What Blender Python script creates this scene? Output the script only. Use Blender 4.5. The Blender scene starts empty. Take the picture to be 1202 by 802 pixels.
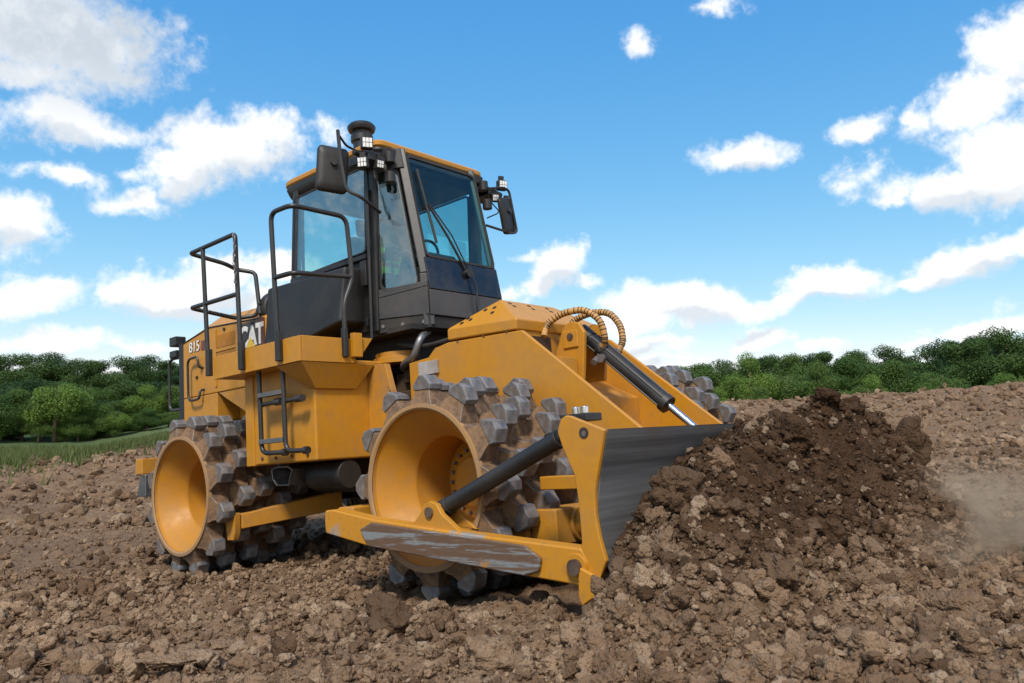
import bpy, bmesh, math, random
import numpy as np
from mathutils import Matrix, Vector, noise as mnoise

random.seed(7); rng = np.random.default_rng(11)
scene = bpy.context.scene
COL = scene.collection
PI = math.pi

# ------------------------------------------------------------------ camera / frames
# machine frame: x forward, y to its left, z up, origin under the front axle.
CAMPOS = np.array([3.97579715, -5.29062374, 0.896804085])
YAW, PITCH, ROLL, FPX = 2.2775, 0.138232801, -0.0720104058, 921.031052
f_ = np.array([math.cos(YAW)*math.cos(PITCH), math.sin(YAW)*math.cos(PITCH), math.sin(PITCH)])
r_ = np.cross(f_, [0, 0, 1.]); r_ /= np.linalg.norm(r_); u_ = np.cross(r_, f_)
c, s = math.cos(ROLL), math.sin(ROLL)
r_, u_ = c*r_+s*u_, -s*r_+c*u_
WP = math.radians(6.0)                      # camera pitch above the true horizon
M3 = np.array([[1, 0, 0], [0, math.cos(WP), math.sin(WP)], [0, -math.sin(WP), math.cos(WP)]]).T @ np.stack([r_, f_, u_])
# M3 maps machine frame -> world: r->X, f->(0,cos,sin), u->(0,-sin,cos)
CAMW = M3 @ CAMPOS
MM = Matrix([list(M3[0])+[0], list(M3[1])+[0], list(M3[2])+[0], [0, 0, 0, 1]])
NUP = M3 @ np.array([0, 0, 1.])

def to_world(p): return np.asarray(p) @ M3.T
def to_mach(p): return np.asarray(p) @ M3
def pix_dir(u, v):
    d = np.array([u-601., FPX*math.cos(WP)+(v-401)*math.sin(WP), FPX*math.sin(WP)-(v-401)*math.cos(WP)])
    return d/np.linalg.norm(d)

cam_d = bpy.data.cameras.new('camera'); cam = bpy.data.objects.new('camera', cam_d); COL.objects.link(cam)
cam.location = CAMW; cam.rotation_euler = (PI/2+WP, 0, 0)
cam_d.sensor_width = 36; cam_d.lens = FPX*36/1202
cam_d.clip_start = 0.1; cam_d.clip_end = 3000
cam_d.dof.use_dof = True; cam_d.dof.focus_distance = 6.6; cam_d.dof.aperture_fstop = 5.0
scene.camera = cam

# ------------------------------------------------------------------ materials
class NT:
    def __init__(s, mat):
        s.t = mat.node_tree; s.n = s.t.nodes; s.l = s.t.links
    def node(s, ty, **kw):
        n = s.n.new(ty)
        for k, v in kw.items():
            if k in ('inp',):
                for a, b in v.items():
                    if hasattr(b, 'is_output'): s.l.new(b, n.inputs[a])
                    else: n.inputs[a].default_value = b
            else: setattr(n, k, v)
        return n
    def noise(s, scale, detail=4, rough=.55, vec=None, out=0, dist=0):
        n = s.node('ShaderNodeTexNoise', inp={'Scale': scale, 'Detail': detail, 'Roughness': rough, 'Distortion': dist})
        if vec is not None: s.l.new(vec, n.inputs['Vector'])
        return n.outputs[out]
    def ramp(s, fac, stops):
        n = s.node('ShaderNodeValToRGB'); s.l.new(fac, n.inputs[0])
        e = n.color_ramp.elements
        while len(e) < len(stops): e.new(.5)
        for k, (p, cc) in enumerate(stops):
            e[k].position = p; e[k].color = tuple(cc)+(1,) if len(cc) == 3 else cc
        return n.outputs[0]
    def sstep(s, x, a, b, lo=0., hi=1.):
        n = s.node('ShaderNodeMapRange', interpolation_type='SMOOTHSTEP', inp={1: a, 2: b, 3: lo, 4: hi}); s.l.new(x, n.inputs[0]); return n.outputs[0]
    def mix(s, fac, a, b, blend='MIX'):
        n = s.node('ShaderNodeMix', data_type='RGBA', blend_type=blend)
        for i, v in ((0, fac), (6, a), (7, b)):
            if hasattr(v, 'is_output'): s.l.new(v, n.inputs[i])
            else: n.inputs[i].default_value = v if not isinstance(v, tuple) or len(v) == 4 else v+(1,)
        return n.outputs[2]
    def math(s, op, a, b=0., c=0., clamp=False):
        n = s.node('ShaderNodeMath', operation=op, use_clamp=clamp)
        for i, v in enumerate((a, b, c)):
            if hasattr(v, 'is_output'): s.l.new(v, n.inputs[i])
            else: n.inputs[i].default_value = v
        return n.outputs[0]
    def vmath(s, op, a, b=None):
        n = s.node('ShaderNodeVectorMath', operation=op)
        for i, v in enumerate((a, b)):
            if v is None: continue
            if hasattr(v, 'is_output'): s.l.new(v, n.inputs[i])
            else: n.inputs[i].default_value = v
        return n
    def bump(s, h, strength, dist):
        n = s.node('ShaderNodeBump', inp={'Strength': strength, 'Distance': dist}); s.l.new(h, n.inputs['Height']); return n.outputs[0]

def newmat(name):
    m = bpy.data.materials.new(name); m.use_nodes = True
    m.node_tree.nodes.clear(); t = NT(m)
    out = t.node('ShaderNodeOutputMaterial'); p = t.node('ShaderNodeBsdfPrincipled')
    t.l.new(p.outputs[0], out.inputs[0])
    return m, t, p, out
def objcoord(t): return t.node('ShaderNodeTexCoord').outputs['Object']

def paint(name, col, rough=.4, dust=.25, dustcol=(.23, .15, .10), chip=0., scale=1., spec=.5, coat=0.):
    """painted metal with blotchy dust film and fine dirt"""
    m, t, p, o = newmat(name); co = objcoord(t)
    n1 = t.noise(2.2*scale, 6, .62, co); n2 = t.noise(13*scale, 5, .6, co); n3 = t.noise(60*scale, 3, .6, co)
    base = t.mix(t.sstep(n2, .35, .7, 0, .35), col, tuple(x*.78 for x in col))
    d = t.math('MULTIPLY', t.sstep(t.math('ADD', n1, t.math('MULTIPLY', n2, .35)), .48, .92), dust*2.0, clamp=True)
    d = t.math('ADD', d, t.sstep(n3, .60, .78, 0, dust*.5), clamp=True)
    colr = t.mix(d, base, dustcol)
    if chip:
        ch = t.sstep(t.math('ADD', n1, t.math('MULTIPLY', n2, .6)), .98-chip, 1.02-chip)
        colr = t.mix(ch, colr, (.05, .04, .035))
    t.l.new(colr, p.inputs['Base Color'])
    t.l.new(t.math('ADD', t.math('MULTIPLY', d, .4), t.math('ADD', t.math('MULTIPLY', n2, .15), rough-.07), clamp=True), p.inputs['Roughness'])
    p.inputs['Specular IOR Level'].default_value = spec
    if coat: p.inputs['Coat Weight'].default_value = coat; p.inputs['Coat Roughness'].default_value = .15
    t.l.new(t.bump(n3, .06, .004), p.inputs['Normal'])
    return m

YEL = (.50, .218, .014)
M = {}
M['yellow'] = paint('yellow_paint', YEL, .38, .13, (.30, .20, .12), spec=.35)
M['yellow_dirty'] = paint('yellow_paint_dusty', YEL, .5, .30, chip=.03)
M['yellow_rim'] = paint('yellow_rim_paint', (.46, .198, .014), .42, .18, (.30, .20, .12), spec=.3)
M['rim_lip'] = paint('dusty_rim_lip', (.36, .20, .075), .7, .5, (.27, .18, .12))
M['grey_cab'] = paint('dark_grey_cab_paint', (.038, .037, .039), .40, .12, (.16, .13, .11))
M['grey_pillar'] = paint('grey_pillar_paint', (.040, .040, .043), .4, .08, (.12, .10, .085))
M['navy'] = paint('navy_gloss_panel', (.004, .006, .013), .22, .07, (.2, .16, .12), coat=.15)
M['black'] = paint('black_paint', (.012, .012, .013), .45, .08, (.14, .11, .09))
M['black_tube'] = paint('black_tube_paint', (.018, .019, .021), .38, .08, (.14, .11, .09))
M['rubber'] = paint('black_rubber', (.015, .015, .015), .7, .15, (.12, .09, .07))
M['plastic'] = paint('black_plastic', (.012, .0118, .012), .5, .10, (.09, .075, .065))
M['interior'] = paint('cab_interior_and_cavity_shade', (.018, .018, .02), .7, .05)
M['hose'] = paint('yellow_hose_guard', (.50, .25, .06), .5, .25)
M['label_plate'] = paint('grubby_label_plate', (.42, .42, .43), .5, .4)
M['decal_white'] = paint('white_decal', (.75, .74, .72), .4, .08)
M['decal_black'] = paint('black_decal', (.02, .015, .015), .4, .1)
M['decal_red'] = paint('dark_red_decal', (.13, .022, .015), .4, .15)
M['decal_yellow'] = paint('yellow_decal', (.75, .48, .03), .4, .05)
M['lens'] = paint('clear_lamp_lens', (.88, .88, .88), .15, .02)
M['vest'] = paint('high_visibility_fabric', (.62, .95, .10), .8, .02)
M['skin'] = paint('skin', (.45, .25, .17), .55, 0)
M['cloth'] = paint('dark_work_cloth', (.03, .035, .06), .85, .02)
M['vest_orange'] = paint('orange_trim', (.8, .2, .04), .8, .02)
M['hair'] = paint('dark_hair', (.02, .014, .01), .6, 0)
M['under'] = paint('oily_chassis_paint', (.05, .032, .018), .6, .35, (.10, .07, .045))

def metal(name, col, rough, dirt=(.12, .075, .05), amt=.4):
    m, t, p, o = newmat(name); co = objcoord(t)
    n1 = t.noise(4, 6, .65, co); n2 = t.noise(28, 5, .6, co)
    d = t.math('MULTIPLY', t.sstep(t.math('ADD', n1, t.math('MULTIPLY', n2, .4)), .55, .9), amt*2, clamp=True)
    t.l.new(t.mix(d, t.mix(n2, col, tuple(x*.6 for x in col)), dirt), p.inputs['Base Color'])
    t.l.new(t.math('SUBTRACT', 1., d, clamp=True), p.inputs['Metallic'])
    t.l.new(t.math('ADD', t.math('MULTIPLY', d, .35), t.math('ADD', t.math('MULTIPLY', n2, .2), rough-.1), clamp=True), p.inputs['Roughness'])
    t.l.new(t.bump(n2, .12, .004), p.inputs['Normal'])
    return m
M['chrome'] = metal('chrome_rod', (.8, .8, .8), .18, amt=.05)
M['steel'] = metal('worn_steel', (.30, .30, .31), .45, amt=.35)
M['rusty'] = metal('rusty_pin', (.2, .14, .11), .6, amt=.4)

# moldboard: steel polished by soil in horizontal streaks
def blade_mat():
    m, t, p, o = newmat('scoured_blade_steel'); co = objcoord(t)
    mp = t.node('ShaderNodeMapping', inp={'Vector': co}); mp.inputs['Scale'].default_value = (5, .22, 9)
    n = t.noise(1.6, 6, .6, mp.outputs[0]); n2 = t.noise(9, 6, .7, co); n3 = t.noise(2.0, 4, .6, co)
    colr = t.mix(t.sstep(n, .3, .7), (.07, .071, .074), (.22, .222, .23))
    dd = t.math('MULTIPLY', t.sstep(t.math('ADD', n3, t.math('MULTIPLY', n2, .3)), .62, .9), .45)
    t.l.new(t.mix(dd, colr, (.12, .075, .05)), p.inputs['Base Color'])
    p.inputs['Metallic'].default_value = .3
    t.l.new(t.sstep(n, .2, .8, .55, .36), p.inputs['Roughness'])
    t.l.new(t.bump(n, .1, .01), p.inputs['Normal'])
    return m
M['blade'] = blade_mat()

# push-arm face rubbed to bare grey steel with brown soil streaks
def worn_mat():
    m, t, p, o = newmat('rubbed_wear_plate'); co = objcoord(t)
    mp = t.node('ShaderNodeMapping', inp={'Vector': co}); mp.inputs['Scale'].default_value = (.75, 4, 13); mp.inputs['Rotation'].default_value = (0, .1, 0)
    n = t.noise(1.9, 7, .68, mp.outputs[0]); n2 = t.noise(30, 4, .6, co); n3 = t.noise(2.6, 5, .6, co)
    a = t.mix(t.sstep(n, .51, .58), (.12, .068, .040), (.20, .21, .22))
    a = t.mix(t.sstep(n, .40, .34), a, (.21, .135, .085))
    e = t.mix(t.sstep(t.math('ADD', n3, t.math('MULTIPLY', n2, .15)), .72, .78), a, (.40, .18, .022))
    t.l.new(t.mix(t.sstep(n2, .5, .7, 0, .45), e, (.15, .10, .07)), p.inputs['Base Color'])
    p.inputs['Roughness'].default_value = .55
    t.l.new(t.bump(n2, .15, .004), p.inputs['Normal'])
    return m
M['worn'] = worn_mat()
def armworn_mat():
    m, t, p, o = newmat('yellow_paint_rubbed_grey'); co = objcoord(t)
    n = t.noise(3.0, 6, .6, co); n2 = t.noise(22, 4, .6, co)
    a = t.mix(t.sstep(n, .54, .66), YEL, (.26, .26, .255))
    a = t.mix(t.sstep(n2, .52, .75, 0, .5), a, (.2, .13, .09))
    t.l.new(a, p.inputs['Base Color']); p.inputs['Roughness'].default_value = .5
    return m
M['arm'] = armworn_mat()

def cleat_mats():
    m, t, p, o = newmat('worn_grey_cleat_cap'); co = objcoord(t)
    n = t.noise(16, 6, .65, co); n2 = t.noise(70, 4, .6, co); n1 = t.noise(5, 4, .6, co)
    a = t.mix(t.sstep(n, .35, .65), (.075, .080, .093), (.185, .195, .215))
    a = t.mix(t.sstep(t.math('ADD', n1, t.math('MULTIPLY', n2, .4)), .62, .90, 0, .65), a, (.21, .14, .09))
    a = t.mix(t.sstep(n2, .63, .72, 0, .6), a, (.07, .05, .04))
    t.l.new(a, p.inputs['Base Color']); p.inputs['Roughness'].default_value = .55; p.inputs['Metallic'].default_value = .15
    t.l.new(t.bump(n, .4, .01), p.inputs['Normal'])
    M['cap'] = m
    m, t, p, o = newmat('soil_caked_cleat_base'); co = objcoord(t)
    n = t.noise(9, 6, .65, co); n2 = t.noise(45, 4, .6, co)
    n1_ = t.noise(3.5, 6, .7, co)
    a = t.mix(t.sstep(n, .34, .66), (.060, .039, .026), (.20, .115, .062))
    a = t.mix(t.sstep(n2, .58, .7, 0, .7), a, (.07, .048, .034))
    a = t.mix(t.sstep(n1_, .48, .66, 0, .55), a, (.32, .165, .055))
    t.l.new(a, p.inputs['Base Color']); p.inputs['Roughness'].default_value = .8
    t.l.new(t.bump(n2, .5, .012), p.inputs['Normal'])
    M['caked'] = m
cleat_mats()

def glass(name, tint, refl=1.0):
    m = bpy.data.materials.new(name); m.use_nodes = True; m.node_tree.nodes.clear(); t = NT(m)
    o = t.node('ShaderNodeOutputMaterial'); tr = t.node('ShaderNodeBsdfTransparent'); tr.inputs[0].default_value = tint+(1,)
    g = t.node('ShaderNodeBsdfGlossy'); g.inputs['Roughness'].default_value = .015; g.inputs['Color'].default_value = (1, 1, 1, 1)
    lw = t.node('ShaderNodeLayerWeight'); lw.inputs[0].default_value = .5          # Facing at blend .5 = 1-|cos|
    mx = t.node('ShaderNodeMixShader'); fac = t.math('MULTIPLY', t.math('MULTIPLY_ADD', t.math('POWER', lw.outputs['Facing'], 5.), .95, .045), refl, clamp=True)
    t.l.new(fac, mx.inputs[0]); t.l.new(tr.outputs[0], mx.inputs[1]); t.l.new(g.outputs[0], mx.inputs[2])
    # film of dust on the pane
    df = t.node('ShaderNodeBsdfDiffuse'); df.inputs[0].default_value = (.35, .3, .25, 1)
    m2 = t.node('ShaderNodeMixShader'); n = t.noise(5, 5, .6, objcoord(t))
    t.l.new(t.sstep(n, .45, .8, .004, .03), m2.inputs[0]); t.l.new(mx.outputs[0], m2.inputs[1]); t.l.new(df.outputs[0], m2.inputs[2])
    t.l.new(m2.outputs[0], o.inputs[0]); return m
M['glass'] = glass('tinted_cab_glass', (.78, .955, .94))
M['glass_front'] = glass('tinted_windshield_glass', (.76, .95, .935), .8)
M['glass_side'] = glass('reflective_side_glass', (.72, .86, .86), 3.4)

def soil_mat(name, instanced=False):
    m, t, p, o = newmat(name)
    geo = t.node('ShaderNodeNewGeometry').outputs['Position']
    n0 = t.noise(.22, 4, .6, geo); n1 = t.noise(1.7, 5, .6, geo); n2 = t.noise(11, 6, .65, geo); n3 = t.noise(60, 5, .65, geo)
    dry = t.mix(t.sstep(n1, .35, .68), (.215, .136, .083), (.385, .268, .176))
    dry = t.mix(t.sstep(n2, .38, .72, 0, .7), dry, (.165, .097, .056))
    dry = t.mix(t.sstep(n3, .55, .75, 0, .55), dry, (.40, .285, .19))
    dry = t.mix(t.sstep(n0, .45, .62, 0, .45), dry, (.19, .122, .077))
    wet = t.mix(t.sstep(n2, .35, .68), (.030, .0155, .0075), (.070, .038, .020))
    wet = t.mix(t.sstep(n3, .56, .76, 0, .5), wet, (.135, .083, .053))
    at = t.node('ShaderNodeAttribute', attribute_name='moist', attribute_type='INSTANCER' if instanced else 'GEOMETRY')
    if instanced:
        w = t.math('ADD', at.outputs['Fac'], 0.)
        tone = t.node('ShaderNodeAttribute', attribute_name='tone', attribute_type='INSTANCER').outputs['Fac']
        colr = t.mix(w, dry, wet)
        colr = t.mix(t.sstep(tone, .74, 1.0, 0, .5), colr, (.39, .29, .205))
        colr = t.mix(t.sstep(tone, .50, 0., 0, .75), colr, (.085, .048, .028))
    else:
        w = t.math('ADD', at.outputs['Fac'], t.math('MULTIPLY', t.math('SUBTRACT', t.math('ADD', n1, t.math('MULTIPLY', n2, .6)), .8), 1.1), clamp=True)
        gap_shade = t.mix(1., dry, (.84, .81, .78, 1), 'MULTIPLY'); big_ = t.node('ShaderNodeAttribute', attribute_name='big', attribute_type='GEOMETRY').outputs['Fac']  # ground between clods tinted darker, painting shade into the gaps
        colr = t.mix(w, t.mix(big_, gap_shade, dry), wet)
    t.l.new(colr, p.inputs['Base Color']); p.inputs['Roughness'].default_value = .95; p.inputs['Specular IOR Level'].default_value = .15
    vo = t.node('ShaderNodeTexVoronoi', inp={'Scale': 34., 'Vector': geo}); vo2 = t.node('ShaderNodeTexVoronoi', inp={'Scale': 90., 'Vector': geo})
    h = t.math('ADD', t.math('MULTIPLY', n2, .6), t.math('MULTIPLY', n3, .35)); h = t.math('SUBTRACT', h, t.math('MULTIPLY', vo.outputs['Distance'], .42)); h = t.math('SUBTRACT', h, t.math('MULTIPLY', vo2.outputs['Distance'], .25))
    t.l.new(t.bump(h, 1., .03), p.inputs['Normal'])
    return m
M['soil'] = soil_mat('loose_dry_soil'); M['clod'] = soil_mat('soil_clods', True)

def foliage_mat(name, c0, c1):
    m, t, p, o = newmat(name)
    rnd = t.node('ShaderNodeObjectInfo').outputs['Random']
    geo = t.node('ShaderNodeNewGeometry').outputs['Position']
    n = t.noise(.35, 3, .6, geo); n2 = t.noise(2.5, 3, .6, geo)
    cc = t.mix(t.sstep(t.math('ADD', n, t.math('MULTIPLY', t.math('SUBTRACT', rnd, .5), .75)), .32, .70), c0, c1)
    cc = t.mix(t.sstep(n2, .4, .7, 0, .5), cc, tuple(x*.6 for x in c0))
    t.l.new(cc, p.inputs['Base Color']); p.inputs['Roughness'].default_value = .6; p.inputs['Specular IOR Level'].default_value = .25
    tr = t.node('ShaderNodeBsdfTranslucent'); t.l.new(cc, tr.inputs[0])
    mx = t.node('ShaderNodeMixShader', inp={0: .25}); t.l.new(p.outputs[0], mx.inputs[1]); t.l.new(tr.outputs[0], mx.inputs[2]); t.l.new(mx.outputs[0], o.inputs[0])
    return m
M['leaf_dark'] = foliage_mat('dark_leaves', (.034, .074, .018), (.070, .126, .028))
M['leaf_mid'] = foliage_mat('green_leaves', (.055, .112, .022), (.10, .165, .034))
M['leaf_pale'] = foliage_mat('pale_green_leaves', (.085, .155, .026), (.15, .24, .042))
M['bark'] = paint('bark', (.09, .065, .045), .9, .2)
M['weed'] = foliage_mat('dull_weeds', (.075, .11, .028), (.13, .155, .05))
def grass_mat():
    m, t, p, o = newmat('meadow_grass'); geo = t.node('ShaderNodeNewGeometry').outputs['Position']
    n = t.noise(.12, 5, .6, geo); n2 = t.noise(1.5, 5, .65, geo)
    cc = t.mix(t.sstep(n, .35, .65), (.052, .088, .024), (.09, .12, .04)); cc = t.mix(t.sstep(n2, .4, .7, 0, .6), cc, (.04, .075, .02))
    t.l.new(cc, p.inputs['Base Color']); p.inputs['Roughness'].default_value = .9
    t.l.new(t.bump(n2, .8, .3), p.inputs['Normal']); return m
M['grass'] = grass_mat()

# ------------------------------------------------------------------ mesh builder
class G:
    def __init__(s): s.v = []; s.f = []; s.mi = []
    def add(s, vs, fs, mi=0):
        b = len(s.v); s.v += [tuple(map(float, q)) for q in vs]; s.f += [tuple(b+i for i in q) for q in fs]; s.mi += [mi]*len(fs); return s
    def box(s, x0, x1, y0, y1, z0, z1, mi=0):
        return s.add([(x, y, z) for x in (x0, x1) for y in (y0, y1) for z in (z0, z1)],
                     [(0, 1, 3, 2), (4, 6, 7, 5), (0, 4, 5, 1), (2, 3, 7, 6), (0, 2, 6, 4), (1, 5, 7, 3)], mi)
    def prism(s, poly, ax, lo, hi, mi=0):
        """poly in the two other axes (in xyz order), extruded along ax"""
        def P(a, b, t): return {'x': (t, a, b), 'y': (a, t, b), 'z': (a, b, t)}[ax]
        n = len(poly); vs = [P(a, b, lo) for a, b in poly]+[P(a, b, hi) for a, b in poly]
        fs = [tuple(range(n)), tuple(range(2*n-1, n-1, -1))]+[(i, n+i, n+(i+1) % n, (i+1) % n) for i in range(n)]
        return s.add(vs, fs, mi)
    def loft(s, rings, mi=0, cap=True, closed=True):
        n = len(rings[0]); vs = [q for r in rings for q in r]; fs = []
        for k in range(len(rings)-1):
            for i in range(n if closed else n-1):
                fs.append((k*n+i, k*n+(i+1) % n, (k+1)*n+(i+1) % n, (k+1)*n+i))
        if cap: fs += [tuple(range(n))[::-1], tuple((len(rings)-1)*n+i for i in range(n))]
        return s.add(vs, fs, mi)
    def tube(s, path, r, n=10, mi=0):
        P = [Vector(p) for p in path]; R = r if isinstance(r, (list, tuple)) else [r]*len(P)
        t0 = (P[1]-P[0]).normalized(); a = t0.orthogonal().normalized(); rings = []
        for i, p in enumerate(P):
            t = (P[min(i+1, len(P)-1)]-P[max(i-1, 0)]).normalized()
            a = (a-t*a.dot(t)).normalized(); b = t.cross(a)
            rings.append([p+(a*math.cos(2*PI*k/n)+b*math.sin(2*PI*k/n))*R[i] for k in range(n)])
        return s.loft(rings, mi)
    def cyl(s, p0, p1, r, n=20, mi=0, r1=None): return s.tube([p0, p1], [r, r if r1 is None else r1], n, mi)
    def lathe(s, prof, cen, ax='y', n=64, mi=0, arc=1.0):
        """prof: (axial, radius); closed loop of a profile not needed"""
        rings = []
        for k in range(n):
            t = 2*PI*k/n; ring = []
            for a, r in prof:
                ca, sa = r*math.cos(t), r*math.sin(t)
                ring.append({'y': (cen[0]+ca, cen[1]+a, cen[2]+sa), 'z': (cen[0]+ca, cen[1]+sa, cen[2]+a), 'x': (cen[0]+a, cen[1]+ca, cen[2]+sa)}[ax])
            rings.append(ring)
        m = len(prof); vs = [q for r in rings for q in r]; fs = []
        for k in range(n):
            for i in range(m-1):
                fs.append((k*m+i, k*m+i+1, ((k+1) % n)*m+i+1, ((k+1) % n)*m+i))
        return s.add(vs, fs, mi)

def fillet(path, r, n=5):
    P = [Vector(p) for p in path]; out = [P[0]]
    for i in range(1, len(P)-1):
        a = (P[i-1]-P[i]); b = (P[i+1]-P[i]); d = min(r, a.length*.45, b.length*.45)
        p0 = P[i]+a.normalized()*d; p1 = P[i]+b.normalized()*d
        for k in range(n+1):
            t = k/n; out.append(p0*(1-t)**2+P[i]*2*t*(1-t)+p1*t*t)
    out.append(P[-1]); return out

def obj(name, g, mats, parent=None, bevel=0., smooth=40, kind=None, label=None):
    me = bpy.data.meshes.new(name); me.from_pydata(g.v, [], g.f)
    for m in (mats if isinstance(mats, (list, tuple)) else [mats]): me.materials.append(M[m] if isinstance(m, str) else m)
    me.polygons.foreach_set('material_index', g.mi)
    bm = bmesh.new(); bm.from_mesh(me); bmesh.ops.recalc_face_normals(bm, faces=bm.faces); bm.to_mesh(me); bm.free()
    if smooth: me.shade_smooth(); me.set_sharp_from_angle(angle=math.radians(smooth))
    o = bpy.data.objects.new(name, me); COL.objects.link(o)
    if parent: o.parent = parent
    if bevel:
        b = o.modifiers.new('bevel', 'BEVEL'); b.width = bevel; b.segments = 2; b.limit_method = 'ANGLE'; b.angle_limit = math.radians(35); b.harden_normals = True
    if kind: o['kind'] = kind
    if label: o['label'] = label
    return o
def thing(name, label, cat, group=None, mat=None):
    o = bpy.data.objects.new(name, None); COL.objects.link(o); o['label'] = label; o['category'] = cat
    if group: o['group'] = group
    if mat is not None: o.matrix_world = mat
    return o
def tag(o, label, cat, group=None):
    o['label'] = label; o['category'] = cat
    if group: o['group'] = group
    return o

# ------------------------------------------------------------------ the compactor (machine frame)
mach = thing('soil_compactor', 'yellow soil compactor with black cab, four cleated steel drums and a front blade pushing soil', 'compactor', mat=MM)

# --- rear frame, tank, hopper, platform
g = G()
g.box(-4.45, -1.0, -.56, .56, .62, 1.5)
g.prism([(-.45, .85), (.45, .85), (.45, 1.68), (-.45, 1.68)], 'x', -1.62, -1.12)
g.box(-4.75, -4.45, -.75, .75, .75, 1.45)
rear_frame = obj('rear_frame', g, 'under', mach, .01)
def tank(sg):
    g = G()
    g.prism([(-2.63, .93), (-1.60, .93), (-1.60, 1.80), (-2.63, 1.80)], 'y', sg*.57, sg*1.37)
    return g
for sg in (-1, 1):
    o = obj('fuel_tank', tank(sg), 'yellow', mach, .02)
    g = G(); g.box(-2.672, -2.535, min(sg*1.385, sg*1.2), max(sg*1.385, sg*1.2), .925, 1.78); obj('corner_plate', g, 'yellow', o, .008)
    if sg < 0:
        for (x, z) in ((-2.42, .99), (-2.2, .985), (-1.95, .99), (-1.72, .99), (-2.42, 1.35)):
            g = G(); g.cyl((x, sg*1.37, z), (x, sg*1.383, z), .016, 6); obj('bolt', g, 'rusty', o)
    # chute-like step under the platform corner
    g = G(); y0, y1, y2, y3 = sg*1.57, sg*.80, sg*1.376, sg*.95
    g.loft([[(-1.86, y0, 1.748), (-1.485, y0, 1.748), (-1.485, y1, 1.748), (-1.86, y1, 1.748)],
            [(-1.66, y2, 1.535), (-1.572, y2, 1.535), (-1.572, y3, 1.535), (-1.66, y3, 1.535)]])
    obj('step_underside', g, 'yellow', mach, .006)
    # platform
    g = G(); ya, yb = sorted((sg*1.585, sg*1.56))
    g.box(-2.86, -1.478, ya, yb, 1.75, 1.962)
    ya, yb = sorted((sg*1.558, sg*1.02)); g.box(-1.503, -1.478, ya, yb, 1.75, 1.965)
    ya, yb = sorted((sg*1.558, sg*.985)); g.box(-2.86, -1.506, ya, yb, 1.752, 1.79)
    g.box(-2.86, -2.835, ya, yb, 1.792, 1.93)
    pl = obj('platform', g, 'yellow', mach, .005)
    g = G(); ya, yb = sorted((sg*1.553, sg*1.0))
    for k in range(22):                                          # serrated tread edge
        x = -2.80+k*.056; g.box(x, x+.03, ya, yb, 1.90, 1.972)
    obj('tread_grating', g, 'yellow', pl)
    g = G(); ya, yb = sorted((sg*1.05, sg*.9))
    g.prism([(sg*1.07, 1.80), (sg*1.07, 2.01), (sg*.98, 2.01), (sg*.98, 1.80)], 'x', -1.475, -1.42); g.prism([(sg*.978, 1.79), (sg*.978, 1.975), (sg*.84, 1.975), (sg*.95, 1.84)], 'x', -1.472, -1.45)
    obj('gusset', g, 'yellow', mach, .004)

# --- engine hood
def hood_section(x, zt, zs, zb=1.74):
    return [(x, -1.0, zb), (x, -1.0, zs), (x, -.86, zt), (x, .86, zt), (x, 1.0, zs), (x, 1.0, zb)]
g = G(); g.loft([hood_section(-4.62, 2.47, 2.37), hood_section(-4.02, 2.60, 2.465), hood_section(-2.90, 2.56, 2.40)])
g.box(-4.62, -3.885, -1.0, 1.0, 1.45, 1.738); g.box(-3.88, -2.66, -.74, .74, 1.45, 1.738)
hood = obj('engine_hood', g, 'yellow', mach, .012)
g = G()
for sg in (-1, 1):
    y = sg*1.0
    g.tube([(-4.62, y*1.001, 2.372), (-4.02, y*1.001, 2.467), (-2.95, y*1.001, 2.403)], .008, 6)
obj('hood_seam', g, 'black', hood)
for sg in (-1, 1):
    y = sg*1.004
    for (z0, z1) in ((2.21, 2.36), (2.02, 2.165)):
        ya, yb = sorted((sg*.99, sg*1.006)); g = G()
        g.box(-3.86, -3.47, ya, yb, z0, z1)
        ya, yb = sorted((sg*1.006, sg*1.011))
        for k in range(26):
            x = -3.85+k*.0146; g.box(x, x+.006, ya, yb, z0+.006, z1-.006)
        obj('grille', g, 'yellow_dirty', hood)
    ya, yb = sorted((sg*1.0, sg*1.014))
    g = G(); g.box(-3.905, -3.868, ya, yb, 1.80, 2.42); g.box(-3.46, -3.42, ya, yb, 1.95, 2.39); g.box(-3.868, -3.46, ya, yb, 2.17, 2.205)
    obj('grille_frame', g, 'yellow', hood, .003)
    # recess between rear panel and tank
    g = G(); g.prism([(-3.87, 1.737), (-3.30, 1.737), (-3.30, 1.47)], 'y', sg*.95, sg*.99); g.prism([(-3.87, 1.737), (-3.30, 1.47), (-3.30, 1.455), (-3.87, 1.70)], 'y', sg*.742, sg*.95)
    obj('fender_recess', g, 'yellow_dirty', hood, .004)
    for (x, z) in ((-4.3, 1.95), (-3.7, 2.40), (-3.15, 2.37)):
        g = G(); g.cyl((x, sg*1.0, z), (x, sg*1.014, z), .018, 8); obj('panel_latch', g, 'black', hood)
    # grab handle on the rear panel
    pth = fillet([(-4.17, sg*1.0, 2.04), (-4.17, sg*1.05, 2.05), (-4.18, sg*1.06, 2.165), (-4.40, sg*1.06, 2.16), (-4.39, sg*1.06, 1.69), (-4.15, sg*1.06, 1.70), (-4.15, sg*1.05, 1.79), (-4.15, sg*1.0, 1.80)], .08)
    g = G(); g.tube(pth, .014, 8); obj('grab_handle', g, 'black_tube', hood)

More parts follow.
